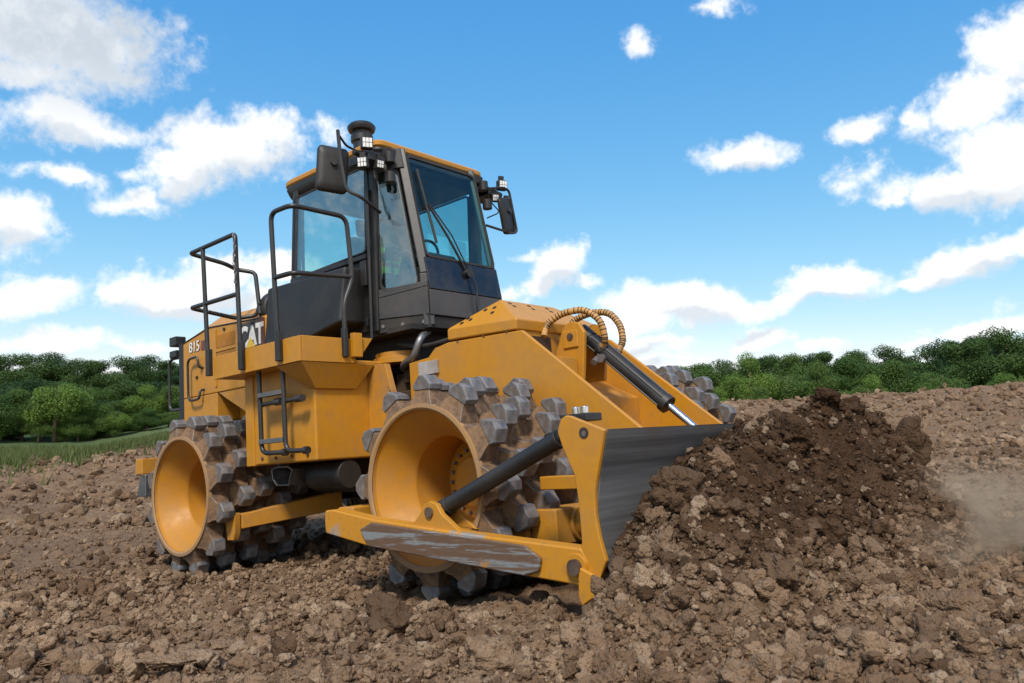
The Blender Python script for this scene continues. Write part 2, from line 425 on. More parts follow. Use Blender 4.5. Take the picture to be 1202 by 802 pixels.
# lettering: text curves turned into thin raised meshes
def lettering(name, txt, size, loc, mat, parent, bold=.0, sx=1.0, sg=-1):
    cu = bpy.data.curves.new(name, 'FONT'); cu.body = txt; cu.size = size; cu.extrude = .002; cu.offset = bold; cu.align_x = 'LEFT'
    t = bpy.data.objects.new(name, cu); COL.objects.link(t)
    bpy.context.view_layer.update()
    me = bpy.data.meshes.new_from_object(t.evaluated_get(bpy.context.evaluated_depsgraph_get()))
    bpy.data.objects.remove(t); me.materials.clear(); me.materials.append(M[mat])
    o = bpy.data.objects.new(name, me); COL.objects.link(o); o.parent = parent
    o.location = loc; o.rotation_euler = (PI/2, 0, 0 if sg < 0 else PI); o.scale = (sx, 1, 1)
    return o
for sg in (-1, 1):
    yy = lambda d: sg*(1.0+d)
    def pt(x0, x1, z0, z1, d0, d1):
        g = G(); ya, yb = sorted((yy(d0), yy(d1))); return g.box(x0, x1, ya, yb, z0, z1)
    X = (lambda x: x) if sg < 0 else (lambda x: -6.22-x)           # mirror the lay-out for the far side
    def bx(x0, x1, *a): p, q = sorted((X(x0), X(x1))); return pt(p, q, *a)
    lg = obj('logo', bx(-3.40, -2.92, 2.115, 2.40, .0, .006), 'decal_black', hood)
    obj('logo_red_panel', bx(-3.0, -2.92, 2.115, 2.40, .006, .009), 'decal_red', lg)
    g = G()
    for k in range(6): 
        p, q = sorted((X(-2.995+k*.0125), X(-2.992+k*.0125))); ya, yb = sorted((yy(.009), yy(.0105))); g.box(p, q, ya, yb, 2.12, 2.395)
    obj('logo_red_grid', g, 'decal_black', lg)
    lettering('logo_lettering', 'CAT', .285, (X(-3.385), yy(.008), 2.155), 'decal_white', lg, .012, .80, sg)
    g = G(); ya, yb = sorted((yy(.0115), yy(.014)))
    g.prism([(X(-3.265), 2.13), (X(-3.085), 2.13), (X(-3.175), 2.235)], 'y', ya, yb); obj('logo_triangle', g, 'decal_yellow', lg)
    # model number on the rear panel
    Xn = (lambda x: x) if sg < 0 else (lambda x: -8.62-x)
    nm = lettering('model_number', '815', .165, (Xn(-4.465), yy(.004), 2.246), 'decal_black', hood, .004, .98, sg)
    lettering('model_number_face', '815', .165, (Xn(-4.465), yy(.0075), 2.246), 'decal_white', hood, .001, .98, sg)
    p, q = sorted((Xn(-4.195), Xn(-4.12))); obj('number_panel', pt(p, q, 2.24, 2.345, .0, .006), 'decal_red', hood)

# rear guard, lamps and hand bows behind the hood
g = G(); g.box(-4.80, -4.625, -.97, .97, 1.45, 2.40)
rg = obj('radiator_guard', g, 'plastic', mach, .02)
g = G()
for k in range(14): g.box(-4.812, -4.80, -.9, .9, 1.52+k*.06, 1.545+k*.06)
obj('guard_louvre', g, 'black', rg)
for sg in (-1, 1):
    for (dz, h) in ((2.44, .11), (2.29, .085)):
        ya, yb = sorted((sg*.86, sg*.99)); g = G(); g.box(-4.98, -4.82, ya, yb, dz-h/2, dz+h/2); w = obj('rear_lamp', g, 'black', rg, .012)
        g = G(); g.box(-4.99, -4.981, ya+.015, yb-.015, dz-h/2+.015, dz+h/2-.015); obj('lamp_lens', g, 'lens' if h > .1 else 'decal_red', w)
    pth = fillet([(-4.80, sg*.95, 2.24), (-5.02, sg*.97, 2.24), (-5.02, sg*.97, 1.64), (-4.80, sg*.95, 1.64)], .09)
    g = G(); g.tube(pth, .017, 8); obj('rear_bow', g, 'black_tube', rg)
    # cleaner bar behind the rear drum
    ya, yb = sorted((sg*1.62, sg*.5)); g = G(); g.box(-4.44, -4.28, ya, yb, .93, 1.09); sb = obj('scraper_bar', g, 'yellow', mach, .008)
    g = G(); g.prism([(-4.46, .70), (-4.25, .70), (-4.25, .92), (-4.37, .92)], 'y', sg*1.60, sg*1.35); obj('scraper_tooth', g, 'steel', sb, .006)
    # cleaner beam ahead of the rear drum, sloping down to its outer end
    g = G(); yo, yi = sg*1.45, sg*.50
    g.loft([[(-2.66, yo, .375), (-2.78, yo, .375), (-2.78, yo, .505), (-2.66, yo, .505)],
            [(-2.44, yi, .455), (-2.56, yi, .455), (-2.56, yi, .63), (-2.44, yi, .63)]])
    cb = obj('cleaner_beam', g, 'yellow_dirty', mach, .008)
    g = G(); g.prism([(-2.80, .28), (-2.70, .28), (-2.665, .36), (-2.665, .52), (-2.84, .52)], 'y', sg*1.46, sg*1.52)
    obj('cleaner_tooth', g, 'yellow_dirty', cb, .006)
    for k in range(3):
        y = sg*(1.2-.22*k); ya, yb = sorted((y, y+.09)); g = G()
        g.prism([(-2.92, .33+.03*k), (-2.72, .38+.03*k), (-2.72, .46+.03*k), (-2.92, .44+.03*k)], 'y', ya, yb); obj('cleaner_tooth', g, 'steel', cb, .004)

# belly: hollow step box, air tank, drive line
g = G()
outer = [(-2.47, .885), (-2.40, .905), (-2.20, .905), (-2.13, .875), (-2.17, .80), (-2.19, .735), (-2.39, .735), (-2.46, .80)]
cx, cz = -2.30, .82; inner = [(cx+(a-cx)*.9, cz+(b-cz)*.88) for a, b in outer]
g.loft([[(a, -1.26, b) for a, b in outer], [(a, -1.26, b) for a, b in inner], [(a, -.62, b) for a, b in inner], [(a, -.62, b) for a, b in outer], [(a, -1.26, b) for a, b in outer]], cap=False)
obj('hollow_step', g, 'steel', mach, .004)
g = G(); g.cyl((-2.12, -1.02, .80), (-1.62, -1.02, .80), .125, 28); g.cyl((-1.95, -1.02, .80), (-1.93, -1.02, .80), .13, 28); obj('air_tank', g, 'plastic', mach, .01)
g = G(); g.cyl((-3.39, -.9, .70), (-3.39, .9, .70), .2, 28); g.cyl((0, -.95, .66), (0, .95, .82), .2, 28); g.cyl((-3.3, 0, .72), (-.1, 0, .72), .07, 16)
obj('axle', g, 'under', mach, .01)
g = G()
g.prism([(-1.45, 1.70), (-.75, 1.70), (-.60, 1.62), (-.60, 1.58), (-1.45, 1.58)], 'y', -.5, .5)
g.prism([(-1.45, .80), (-.6, .80), (-.6, .70), (-1.45, .70)], 'y', -.5, .5)
g.cyl((-1.02, 0, .45), (-1.02, 0, 1.78), .14, 24)
hitch = obj('articulation_hitch', g, 'under', mach, .01)
g = G(); pl2 = [(-1.62+.27*math.cos(t), -.36+.27*math.sin(t)) for t in [PI*1.25+PI*.72*k/10 for k in range(11)]]+[(-1.33, .5), (-1.85, .5)]
g.prism(pl2, 'z', 1.775, 1.835); g.prism([(x*.97-.06, y*.94) for x, y in pl2], 'z', 1.836, 1.885)
obj('hitch_plate', g, 'yellow', mach, .006)
g = G(); g.tube(fillet([(-1.50, -.45, 1.72), (-1.34, -.58, 1.745), (-1.18, -.60, 1.78), (-1.11, -.58, 1.95), (-1.2, -.4, 2.03)], .12), .034, 12); obj('coolant_hose', g, 'steel', mach)
for k in range(4):
    g = G(); y = -.5+.13*k; g.tube(fillet([(-1.5, y, 1.95), (-1.1, y-.06, 1.86+.03*k), (-.7, y-.02, 1.90), (-.45, y+.05, 1.80)], .2), .02, 8); obj('hydraulic_hose', g, 'rubber', mach)
g = G(); g.prism([(-1.6, 1.0), (-1.13, 1.0), (-1.35, 1.74), (-1.6, 1.74)], 'y', -.80, -.74); g.prism([(-1.6, .55), (-1.0, .42), (-.85, .6), (-1.6, 1.0)], 'y', -.72, -.66)
obj('hitch_gusset', g, 'yellow_dirty', mach, .005)

# --- handrails and ladder
def rail(name, paths, r=.0215, sleeves=(), mat='black_tube', parent=mach, par_mat='black_tube'):
    g = G()
    for p in paths: g.tube(p, r, 10)
    o = obj(name, g, mat, parent)
    for (x, y, z0, z1) in sleeves:
        q = G(); q.box(x-.034, x+.034, min(y, y*1.022), max(y, y*1.022), z0, z1); q.cyl((x, y*1.008, z0+.0), (x, y*1.008, z1), .031, 12); obj('post_sleeve', q, 'black', o, .004)
    return o
for sg in (-1, 1):
    S = lambda pts: [(x, -sg*y, z) for x, y, z in pts]
    Y = -1.61
    if sg > 0: continue                                          # the far rails are out of sight
    rail('handrail', [
        S(fillet([(-2.335, Y, 1.80), (-2.39, Y, 3.035), (-3.23, Y, 3.035), (-3.13, -1.30, 2.955), (-3.20, -1.13, 2.93), (-3.07, -1.0, 2.89), (-3.0, -1.0, 2.45)], .05)),
        S([(-2.91, Y, 1.80), (-2.98, Y, 3.03)]),
        S(fillet([(-2.36, Y, 2.47), (-3.23, Y, 2.49), (-3.19, -1.15, 2.42), (-3.06, -1.0, 2.44), (-3.0, -1.0, 2.56)], .05))],
        sleeves=[(-2.335, sg*1.59, 1.78, 2.03), (-2.91, sg*1.59, 1.79, 2.04)])
    rail('handrail', [
        S(fillet([(-1.745, Y, 1.80), (-1.80, Y, 3.08), (-1.49, Y, 3.07), (-1.47, -1.06, 3.06), (-1.47, -1.02, 2.5), (-1.47, -1.13, 2.26), (-1.47, -1.12, 1.80)], .09)),
        S(fillet([(-1.775, Y, 2.50), (-1.50, Y, 2.49), (-1.47, -1.02, 2.52)], .08))],
        sleeves=[(-1.745, sg*1.59, 1.78, 2.03), (-1.47, sg*1.12, 1.80, 2.05)])
    # safety chain hanging on the post
    g = G(); last = None
    for k in range(11):
        z = 3.0-.042*k; cx, cy = -2.35+.012*math.sin(k*.9), sg*1.645
        a = [(cx+(.011*math.cos(t) if k % 2 else 0), cy+(0 if k % 2 else .011*math.cos(t)), z+.024*math.sin(t)) for t in [2*PI*q/8 for q in range(9)]]
        g.tube(a, .0042, 5)
    obj('chain', g, 'steel', mach)
    # ladder
    y = sg*1.50; g = G()
    for (xt, xb, xk) in ((-2.235, -2.22, -1.92), (-1.865, -1.85, -1.61)):
        g.tube(fillet([(xt, y, 1.76), (xb, y, 1.03), (xk, y-sg*.02, 1.025)], .09), .021, 10); g.cyl((xk, y-sg*.02, 1.025), (xk+.05, y-sg*.02, 1.024), .032, 14)
        g.cyl((xk-.09, y-sg*.02, 1.46), (xk+.0, y-sg*.02, 1.46), .032, 14); g.cyl((xt, y-sg*.02, 1.455), (xk-.09, y-sg*.02, 1.46), .02, 10)
    lad = obj('ladder', g, 'black_tube', mach)
    for z in (1.535, 1.13):
        q = G(); ya, yb = sorted((y-.03, y+.03)); q.box(-2.225, -1.86, ya, yb, z-.02, z+.02); obj('rung', q, 'steel', lad, .004)

# --- black intake box beside the cab and the cab itself
g = G(); g.loft([[(-2.93, -1.03, 1.95), (-2.93, -.5, 1.95), (-2.93, -.5, 2.72), (-2.93, -.96, 2.70)], [(-1.73, -.98, 2.16), (-1.73, -.5, 2.16), (-1.73, -.5, 2.70), (-1.73, -.90, 2.69)]])
g.cyl((-2.92, -.80, 2.5), (-3.06, -.80, 2.5), .2, 28); 
obj('intake_box', g, 'plastic', mach, .03)
g = G(); g.box(-3.0, -1.7, .45, .95, 1.95, 2.68); obj('battery_box', g, 'plastic', mach, .03)
g = G(); g.box(-2.80, -1.30, -.42, .42, 1.70, 2.06); obj('cab_base', g, 'interior', mach, .01)  # dark material paints in the shade of the cavity under the cab

cab = thing('cab', None, None); del cab['label']; del cab['category']
cab.parent = mach
ZF, ZT = 2.05, 3.78
# plan of the cab at height z: near side, facet, front
def fx(z): return np.interp(z, [2.05, 2.4, 2.71, 3.75, 3.8], [-1.055, -1.055, -1.11, -1.315, -1.325])
def ax(z): return np.interp(z, [2.05, 3.78], [-1.585, -1.53])
def rx(z): return np.interp(z, [2.05, 2.8, 3.78], [-2.80, -2.88, -2.79])
def quad(pts, th, mi=0, g=None):
    """a plate: corner points in order, thickened along its normal"""
    g = g or G(); P = [Vector(p) for p in pts]; n = (P[1]-P[0]).cross(P[2]-P[0]).normalized()*th/2
    return g.loft([[p-n for p in P], [p+n for p in P]], mi)
g = G()
def bar(p, q, w, d, out):     # rectangular bar from p to q, width along `out x dir`, depth along out
    p, q, o = Vector(p), Vector(q), Vector(out).normalized(); t = (q-p).normalized(); sd = t.cross(o).normalized()*w/2; o = o*d/2
    g = G(); g.loft([[e-sd-o, e+sd-o, e+sd+o, e-sd+o] for e in (p, q)]); obj('pillar', g, 'grey_pillar' if out[0] else 'black', cab, .012)
for sg in (-1, 1):
    y0, y1 = sg*.70, sg*.475
    bar((ax(2.06)+.02, y0*.985, 2.06), (ax(3.78)+.02, y0*.985, 3.80), .10, .07, (0, sg, 0))             # A pillar
    bar((fx(2.06)-.035, y1, 2.06), (fx(2.55)-.035, y1, 2.55), .10, .06, (1, sg, 0)); bar((fx(2.55)-.035, y1, 2.55), (fx(3.78)-.035, y1, 3.80), .085, .06, (1, sg, 0))   # front pillar
    bar((rx(2.06)+.06, y0*.97, 2.06), (rx(2.8)+.05, y0*.97, 2.8), .09, .07, (0, sg, 0)); bar((rx(2.8)+.05, y0*.97, 2.8), (rx(3.78)+.05, y0*.97, 3.78), .09, .07, (0, sg, 0))  # rear pillar
g = G()
for sg in (-1, 1):
    # lower facet and its grey panel, black skirt
    a = lambda z, d=0.: (ax(z)+.03, sg*(.70+d), z); b = lambda z, d=0.: (fx(z)-.01, sg*(.49+d), z)
    obj('corner_panel', quad([a(2.17), b(2.16), b(2.42), a(2.36)], .03), 'grey_cab', cab, .008)
    obj('skirt', quad([a(2.04, -.01), b(2.04, -.01), b(2.16, -.01), a(2.17, -.01)], .03), 'rubber', cab, .008)
    obj('corner_sill', quad([a(2.36), b(2.42), b(2.47), a(2.44)], .03), 'grey_cab', cab, .008)
    # strips beside the corner window
    obj('corner_header', quad([a(3.57), b(3.60), b(3.80), a(3.80)], .03), 'black', cab, .008)
obj('front_band', quad([(fx(2.17)-.0, -.49, 2.155), (fx(2.17)-.0, .49, 2.155), (fx(2.40), .49, 2.39), (fx(2.40), -.49, 2.39)], .03), 'grey_cab', cab, .008)
obj('front_skirt', quad([(fx(2.17)-.02, -.49, 2.04), (fx(2.17)-.02, .49, 2.04), (fx(2.16)-.02, .49, 2.15), (fx(2.16)-.02, -.49, 2.15)], .03), 'rubber', cab, .008)
obj('cab_floor', G().box(-2.78, -1.12, -.66, .66, 2.03, 2.075), 'rubber', cab)
obj('headliner', G().box(-2.78, -1.35, -.66, .66, 3.70, 3.78), 'rubber', cab)
obj('rear_panel', G().box(-2.84, -2.78, -.66, .66, 2.06, 2.55), 'rubber', cab)
g = G()
for sg in (-1, 1):
    for t in (.12, .5, .9):
        p = Vector((-1.55, sg*.69, 2.1)).lerp(Vector((-1.075, sg*.485, 2.1)), t); n = Vector((.4, sg*.9, 0)).normalized()
        g = G(); g.cyl(p+n*.005, p+n*.022, .017, 8); obj('skirt_bolt', g, 'steel', cab)
g = G(); quad([(fx(2.39)+.002, -.485, 2.395), (fx(2.39)+.002, .485, 2.395), (fx(2.70)+.002, .485, 2.70), (fx(2.70)+.002, -.485, 2.70)], .025, 0, g)
obj('front_panel', g, 'navy', cab, .006)
# windshield with rounded gasket
def pane(name, corners, mat, inset=.03, rad=.07, frame=.028, fr_mat='rubber'):
    P = [Vector(p) for p in corners]
    out = []
    for i in range(4):
        a, b, d = P[i-1], P[i], P[(i+1) % 4]
        u = (a-b).normalized(); v = (d-b).normalized()
        for k in range(6):
            t = k/5; p0 = b+u*rad; p1 = b+v*rad
            out.append(p0*(1-t)**2+b*2*t*(1-t)+p1*t*t)
    n = (P[1]-P[0]).cross(P[3]-P[0]).normalized()
    cen = sum(P, Vector())/4
    inn = [q+(cen-q).normalized()*frame for q in out]
    g = G(); g.loft([[q-n*.004 for q in inn], [q+n*.004 for q in inn]]); w = obj(name, g, mat, cab, smooth=0)
    g = G(); g.loft([[q-n*.014 for q in out], [q+n*.014 for q in out], [q+n*.014 for q in inn], [q-n*.014 for q in inn], [q-n*.014 for q in out]], cap=False)
    obj('gasket', g, fr_mat, w, smooth=50)
    return w
zt, zb = 3.74, 2.70
pane('windshield', [(fx(zb)+.006, -.47, zb), (fx(zb)+.006, .47, zb), (fx(zt)+.006, .47, zt), (fx(zt)+.006, -.47, zt)], 'glass_front')
for sg in (-1, 1):
    a = Vector((ax(2.4)+.035, sg*.70, 0)); b = Vector((fx(2.42)-.02, sg*.49, 0)); a2 = Vector((ax(3.6)+.035, sg*.70, 0)); b2 = Vector((fx(3.6)-.02, sg*.49, 0))
    L = lambda p, q, t, z: (p.lerp(q, t).x, p.lerp(q, t).y, z)
    pane('corner_window', [L(a, b, .10, 2.42), L(a, b, .86, 2.42), L(a2, b2, .80, 3.60), L(a2, b2, .10, 3.60)], 'glass_side')
    pane('door_window', [(-2.83, sg*.70, 2.80), (-1.64, sg*.70, 2.83), (-1.60, sg*.70, 3.66), (-2.76, sg*.70, 3.66)], 'glass_side', rad=.05, frame=.02)
    g = G(); ya, yb = sorted((sg*.69, sg*.655)); g.box(-2.86, -1.63, ya, yb, 2.08, 2.79); dp = obj('door_panel', g, 'plastic', cab, .01)
    ya, yb = sorted((sg*.70, sg*.73)); g = G(); g.box(-2.86, -1.64, ya, yb, 2.765, 2.81); obj('door_rail', g, 'black', dp, .006)
    g = G(); g.box(-1.685, -1.60, min(ya, sg*.76), max(yb, sg*.76), 2.50, 2.74); obj('door_hinge', g, 'black', dp, .006); g = G(); g.box(-1.67, -1.62, min(ya, sg*.75), max(yb, sg*.75), 2.12, 2.2); obj('door_hinge', g, 'black', dp, .006)
    g = G(); g.tube([(-1.575, sg*.745, 2.0), (-1.545, sg*.745, 3.4)], .016, 10); g.tube([(-1.60, sg*.70, 3.0), (-1.575, sg*.74, 3.0)], .012, 8); g.tube([(-1.585, sg*.70, 2.3), (-1.57, sg*.74, 2.3)], .012, 8); obj('grab_bar', g, 'black_tube', cab)
    g = G(); ya, yb = sorted((sg*.735, sg*.70)); g.box(-1.60, -1.545, ya, yb, 2.85, 3.76); obj('pillar_cover', g, 'black', cab, .008)
pane('rear_window', [(-2.84, -.6, 2.58), (-2.84, .6, 2.58), (-2.80, .6, 3.68), (-2.80, -.6, 3.68)], 'glass')
# roof: yellow cap with bowed underside
def roof_ring(inset, z, bow=0):
    xr, xf, w = -2.985+inset, -1.385-inset, .735-inset; out = []
    for (cx, cy, a0) in ((xf-.10, w-.10, 0), (xr+.16, w-.16, PI/2), (xr+.16, -w+.16, PI), (xf-.10, -w+.10, 3*PI/2)):
        rr = .10 if cx > -2 else .16
        for k in range(7):
            t = a0+PI/2*k/6; out.append((cx+rr*math.cos(t), cy+rr*math.sin(t), z))
    return out
g = G(); g.loft([roof_ring(.012, 3.80), roof_ring(0, 3.815), roof_ring(0, 3.85), roof_ring(.02, 3.872), roof_ring(.25, 3.885)]); roof = obj('roof', g, 'yellow', cab, 0, 35)
g = G(); g.loft([roof_ring(.085, 3.645), roof_ring(.03, 3.70), roof_ring(.005, 3.775), roof_ring(.012, 3.799)]); obj('roof_liner', g, 'black', cab, 0, 35)
# precleaner on the roof
g = G(); g.lathe([(3.84, 0), (3.84, .085), (3.99, .088), (4.00, .108), (4.055, .108), (4.065, .092), (4.10, .092), (4.105, .125), (4.135, .138), (4.15, .138), (4.175, .118), (4.19, .06), (4.19, 0)], (-1.81, -.56, 0), 'z', 36); pc = obj('precleaner', g, 'black', cab, 0, 30)
# wiper
g = G(); P = lambda y, z, d: (fx(z)+d, y, z)
g.tube([P(.03, 2.60, .03), P(-.16, 2.95, .045), P(-.34, 3.24, .05)], .012, 8); g.tube([P(.06, 2.62, .03), P(-.10, 2.96, .05), P(-.31, 3.25, .045)], .007, 8)
wp = obj('wiper', g, 'black', cab)
g = G(); g.tube([P(-.37, 3.60, .03), P(-.345, 3.24, .035), P(-.31, 2.86, .03)], .013, 6); obj('wiper_blade', g, 'rubber', wp)
g = G(); g.cyl(P(.04, 2.60, -.0), P(.04, 2.60, .06), .045, 16); g.tube(fillet([P(.05, 2.60, .05), P(.10, 2.45, .06), P(.06, 2.3, .05), P(.12, 2.12, .03)], .1), .009, 8); obj('wiper_motor', g, 'black', wp)
# interior
g = G(); g.box(-2.40, -1.98, -.24, .24, 2.42, 2.56); g.box(-2.36, -2.02, -.18, .18, 2.07, 2.42); g.prism([(-2.44, 2.56), (-2.30, 2.56), (-2.42, 3.25), (-2.54, 3.25)], 'y', -.24, .24); g.prism([(-2.52, 3.27), (-2.44, 3.27), (-2.46, 3.47), (-2.54, 3.47)], 'y', -.13, .13)
obj('rear_quarter_panel', G().box(-2.83, -2.42, .55, .655, 2.56, 3.69), 'interior', cab, .02)
seat = obj('seat', g, 'interior', cab, .03)
g = G(); g.box(-2.35, -1.75, -.40, -.28, 2.62, 2.70); g.box(-2.35, -1.75, .28, .40, 2.62, 2.70); obj('armrest', g, 'interior', seat, .02)
g = G(); g.box(-1.50, -1.22, -.40, .40, 2.08, 2.66); g.prism([(-1.5, 2.66), (-1.3, 2.66), (-1.36, 2.86)], 'y', -.2, .2); obj('dashboard', g, 'interior', cab, .03)
g = G(); cs = Vector((-1.63, 0, 2.86)); e1 = Vector((0, 1, 0)); e2 = Vector((.5, 0, .86)).normalized()
g.tube([cs+(e1*math.cos(t)+e2*math.sin(t))*.19 for t in [2*PI*k/28 for k in range(29)]], .015, 8); g.cyl(cs, (-1.45, 0, 2.6), .025, 10); g.tube([cs-e1*.19, cs+e1*.19], .012, 6); obj('steering_wheel', g, 'interior', cab)
g = G(); g.cyl((-1.62, -.42, 2.85), (-1.62, -.42, 2.90), .06, 16); g.cyl((-1.62, -.42, 2.6), (-1.62, -.42, 2.86), .015, 8); g.box(-2.05, -1.85, -.55, -.46, 2.86, 2.92); obj('console', g, 'interior', cab, .008)

# mirrors and lamps
def lamp(p, aim, sz=.085, name='work_light'):
    p = Vector(p); q = Vector(aim).normalized().to_track_quat('Y', 'Z').to_matrix(); g = G(); h = sz/2
    def tr(gg): gg.v = [tuple(q @ Vector(v)+p) for v in gg.v]; return gg
    o = obj(name, tr(G().box(-h, h, -.055, .012, -h, h)), 'black', cab, .012)
    g = G()
    for i in range(3):
        for j in range(2):
            x0 = -h+.010+i*(sz-.02)/3; z0 = -h+.010+j*(sz-.02)/2; g.box(x0+.002, x0+(sz-.02)/3-.002, .013, .02, z0+.002, z0+(sz-.02)/2-.002)
    obj('lamp_lens', tr(g), 'lens', o, .003)
    g = G(); g.box(-h*.5, h*.5, -.05, -.02, h, h+.05); obj('lamp_bracket', tr(g), 'black', o)
for sg in (-1, 1):
    F = lambda x, y, z: (x, -sg*y, z)
    a = (-.15 if sg < 0 else .15)
    lamp(F(-1.30, -.92, 3.735), (.85, -.45, -.1) if sg < 0 else (.9, -.3, -.1), .11)
    lamp(F(-1.30, -.985, 3.535), (.6, -.8, -.15) if sg < 0 else (.9, -.3, -.1), .10)
    lamp(F(-1.30, -.785, 3.565), (.9, -.2, -.2) if sg < 0 else (.8, -.4, -.2), .085)
    g = G(); g.box(*sorted((-1.60, -1.32)), *sorted((sg*.70, sg*.90)), 3.60, 3.66); g.tube([F(-1.45, -.72, 3.64), F(-1.40, -1.0, 3.66)], .022, 8); g.tube([F(-1.38, -.70, 3.70), F(-1.38, -.98, 3.66)], .02, 8); g.cyl(F(-1.33, -.64, 3.72), F(-1.33, -.64, 3.62), .05, 14); g.cyl(F(-1.31, -.66, 3.42), F(-1.31, -.66, 3.52), .05, 14)
    g.tube(fillet([F(-1.45, -.74, 3.66), F(-1.30, -.85, 3.42), F(-1.40, -.74, 3.36)], .05), .008, 6)
    obj('lamp_mount', g, 'black', cab, .006)
    # mirror: bracket tube and rounded shell
    tilt = -4 if sg < 0 else 4
    yc = -1.13 if sg < 0 else -.86
    g = G()
    if sg < 0:
        g.tube(fillet([F(-1.55, -.73, 3.74), F(-1.50, -1.0, 3.75), F(-1.45, -1.11, 3.80)], .04), .011, 8)
        g.tube(fillet([F(-1.47, -1.11, 3.86), F(-1.45, -1.11, 3.60), F(-1.40, -1.10, 3.28), F(-1.30, -1.02, 3.21), F(-1.38, -.74, 3.14)], .06), .017, 8)
    else:
        g.tube(fillet([F(-1.25, -.62, 3.62), F(-1.2, -.82, 3.66), F(-1.2, -.90, 3.64), F(-1.2, -.985, 3.20), F(-1.2, -.90, 3.17), F(-1.2, -.50, 3.19)], .05), .013, 8)
    mr = obj('mirror_bracket', g, 'black_tube', cab)
    ring = []; w, h, rr = .165, .25, .055
    for (cx, cy, a0) in ((w-rr, h-rr, 0), (-w+rr, h-rr, PI/2), (-w+rr, -h+rr, PI), (w-rr, -h+rr, 3*PI/2)):
        for k in range(6): t = a0+PI/2*k/5; ring.append((cx+rr*math.cos(t), cy+rr*math.sin(t)))
    if sg < 0: mm = Matrix.Translation((-1.575, -1.11, 3.52)) @ Matrix.Rotation(math.radians(-22), 4, 'Z') @ Matrix.Rotation(math.radians(-5), 4, 'X') @ Matrix.Diagonal((1, .86, .86, 1))
    else: mm = Matrix.Translation((-1.22, .86, 3.36)) @ Matrix.Rotation(math.radians(14), 4, 'Z') @ Matrix.Rotation(math.radians(14), 4, 'X') @ Matrix.Scale(.78, 4)
    L = lambda sc, d: [tuple(mm @ Vector((d, a*sc, b*sc))) for a, b in ring]
    g = G(); g.loft([L(.97, -.03), L(1, -.01), L(1, .01), L(.90, .03), L(.6, .042)]); ms = obj('mirror', g, 'plastic', cab, 0, 50)
    g = G(); g.loft([L(.92, -.034), L(.92, -.031)]); obj('mirror_glass', g, 'chrome', ms)
    g = G(); p = mm @ Vector((.05, 0, .08)); g.cyl(mm @ Vector((.02, 0, .06)), mm @ Vector((.07, 0, .06)), .03, 12); obj('mirror_clamp', g, 'black', mr)

# --- front frame
fo = [(-1.22, .45), (-1.22, 1.73), (-.97, 1.75), (-.88, 1.82), (-.72, 1.845), (.10, 1.825), (1.09, 1.0), (1.42, .72), (1.30, .42), (.5, .30), (-.8, .30)]
ff = thing('front_frame', None, None); del ff['label']; del ff['category']; ff.parent = mach
for sg in (-1, 1):
    g = G(); g.prism(fo, 'y', sg*.631, sg*.59); obj('side_plate', g, 'yellow', ff, .008)
g = G(); g.box(-1.2, .02, -.588, .588, .40, 1.40); g.box(.03, 1.15, -.588, .588, .35, .62)
g.prism([(.02, 1.0), (.02, 1.45), (.35, 1.28), (.35, 1.0)], 'y', -.588, .588)
obj('cross_member', g, 'yellow_dirty', ff, .01)
g = G()
A, A2, B, B2, C_, C2 = (-.72, -.631, 1.96), (-.72, .631, 1.96), (-.33, -.36, 2.175), (-.33, .36, 2.175), (.06, -.631, 1.925), (.06, .631, 1.925)
D, D2, E_, E2 = (.045, -.631, 1.838), (.045, .631, 1.838), (-.72, -.631, 1.862), (-.72, .631, 1.862)
g.add([A, A2, B, B2, C_, C2, D, D2, E_, E2], [(0, 2, 4), (1, 5, 3), (0, 1, 3, 2), (2, 3, 5, 4), (0, 4, 6, 8), (1, 9, 7, 5), (4, 5, 7, 6), (0, 8, 9, 1), (8, 6, 7, 9)])
hc = obj('housing_cover', g, 'yellow', ff, .014)
g = G(); g.box(-.70, .03, -.586, .586, 1.42, 1.855); g.box(.03, .30, -.42, -.20, 1.45, 1.60); obj('housing', g, 'yellow', ff, .006)
def onplane(p, q, r, u, v): return Vector(p)+(Vector(q)-Vector(p))*u+(Vector(r)-Vector(p))*v
g = G()
for (tri, uvs) in (((A, B, C_), ((.16, .10), (.26, .15), (.60, .10), (.64, .2), (.42, .34), (.34, .05))), ((B, B2, C_), ((.12, .18), (.16, .32), (.47, .18), (.50, .34), (.82, .18), (.85, .34)))):
    n = (Vector(tri[1])-Vector(tri[0])).cross(Vector(tri[2])-Vector(tri[0])).normalized()
    if n.z < 0: n = -n
    for (a, b) in uvs:
        p = onplane(*tri, a, b); g = G(); g.cyl(p-n*.004, p+n*.004, .019, 10); obj('dark_bolt_hole_disc', g, 'black', hc)  # black disc stands in for the shade inside each hole
g = G()
for x in (-.60, -.30, -.05):
    g = G(); g.cyl((x, -.63, 1.835), (x, -.637, 1.835), .010, 8); obj('plate_bolt', g, 'rusty', ff)
g = G(); g.box(-1.08, -.84, -.655, -.633, 1.60, 1.715); obj('caution_plate', g, 'label_plate', ff, .003)
g = G(); g.box(.036, .05, -.58, -.20, 1.62, 1.80); obj('dark_opening_plate', g, 'decal_black', ff)  # solid black plate stands in for the shade inside the opening
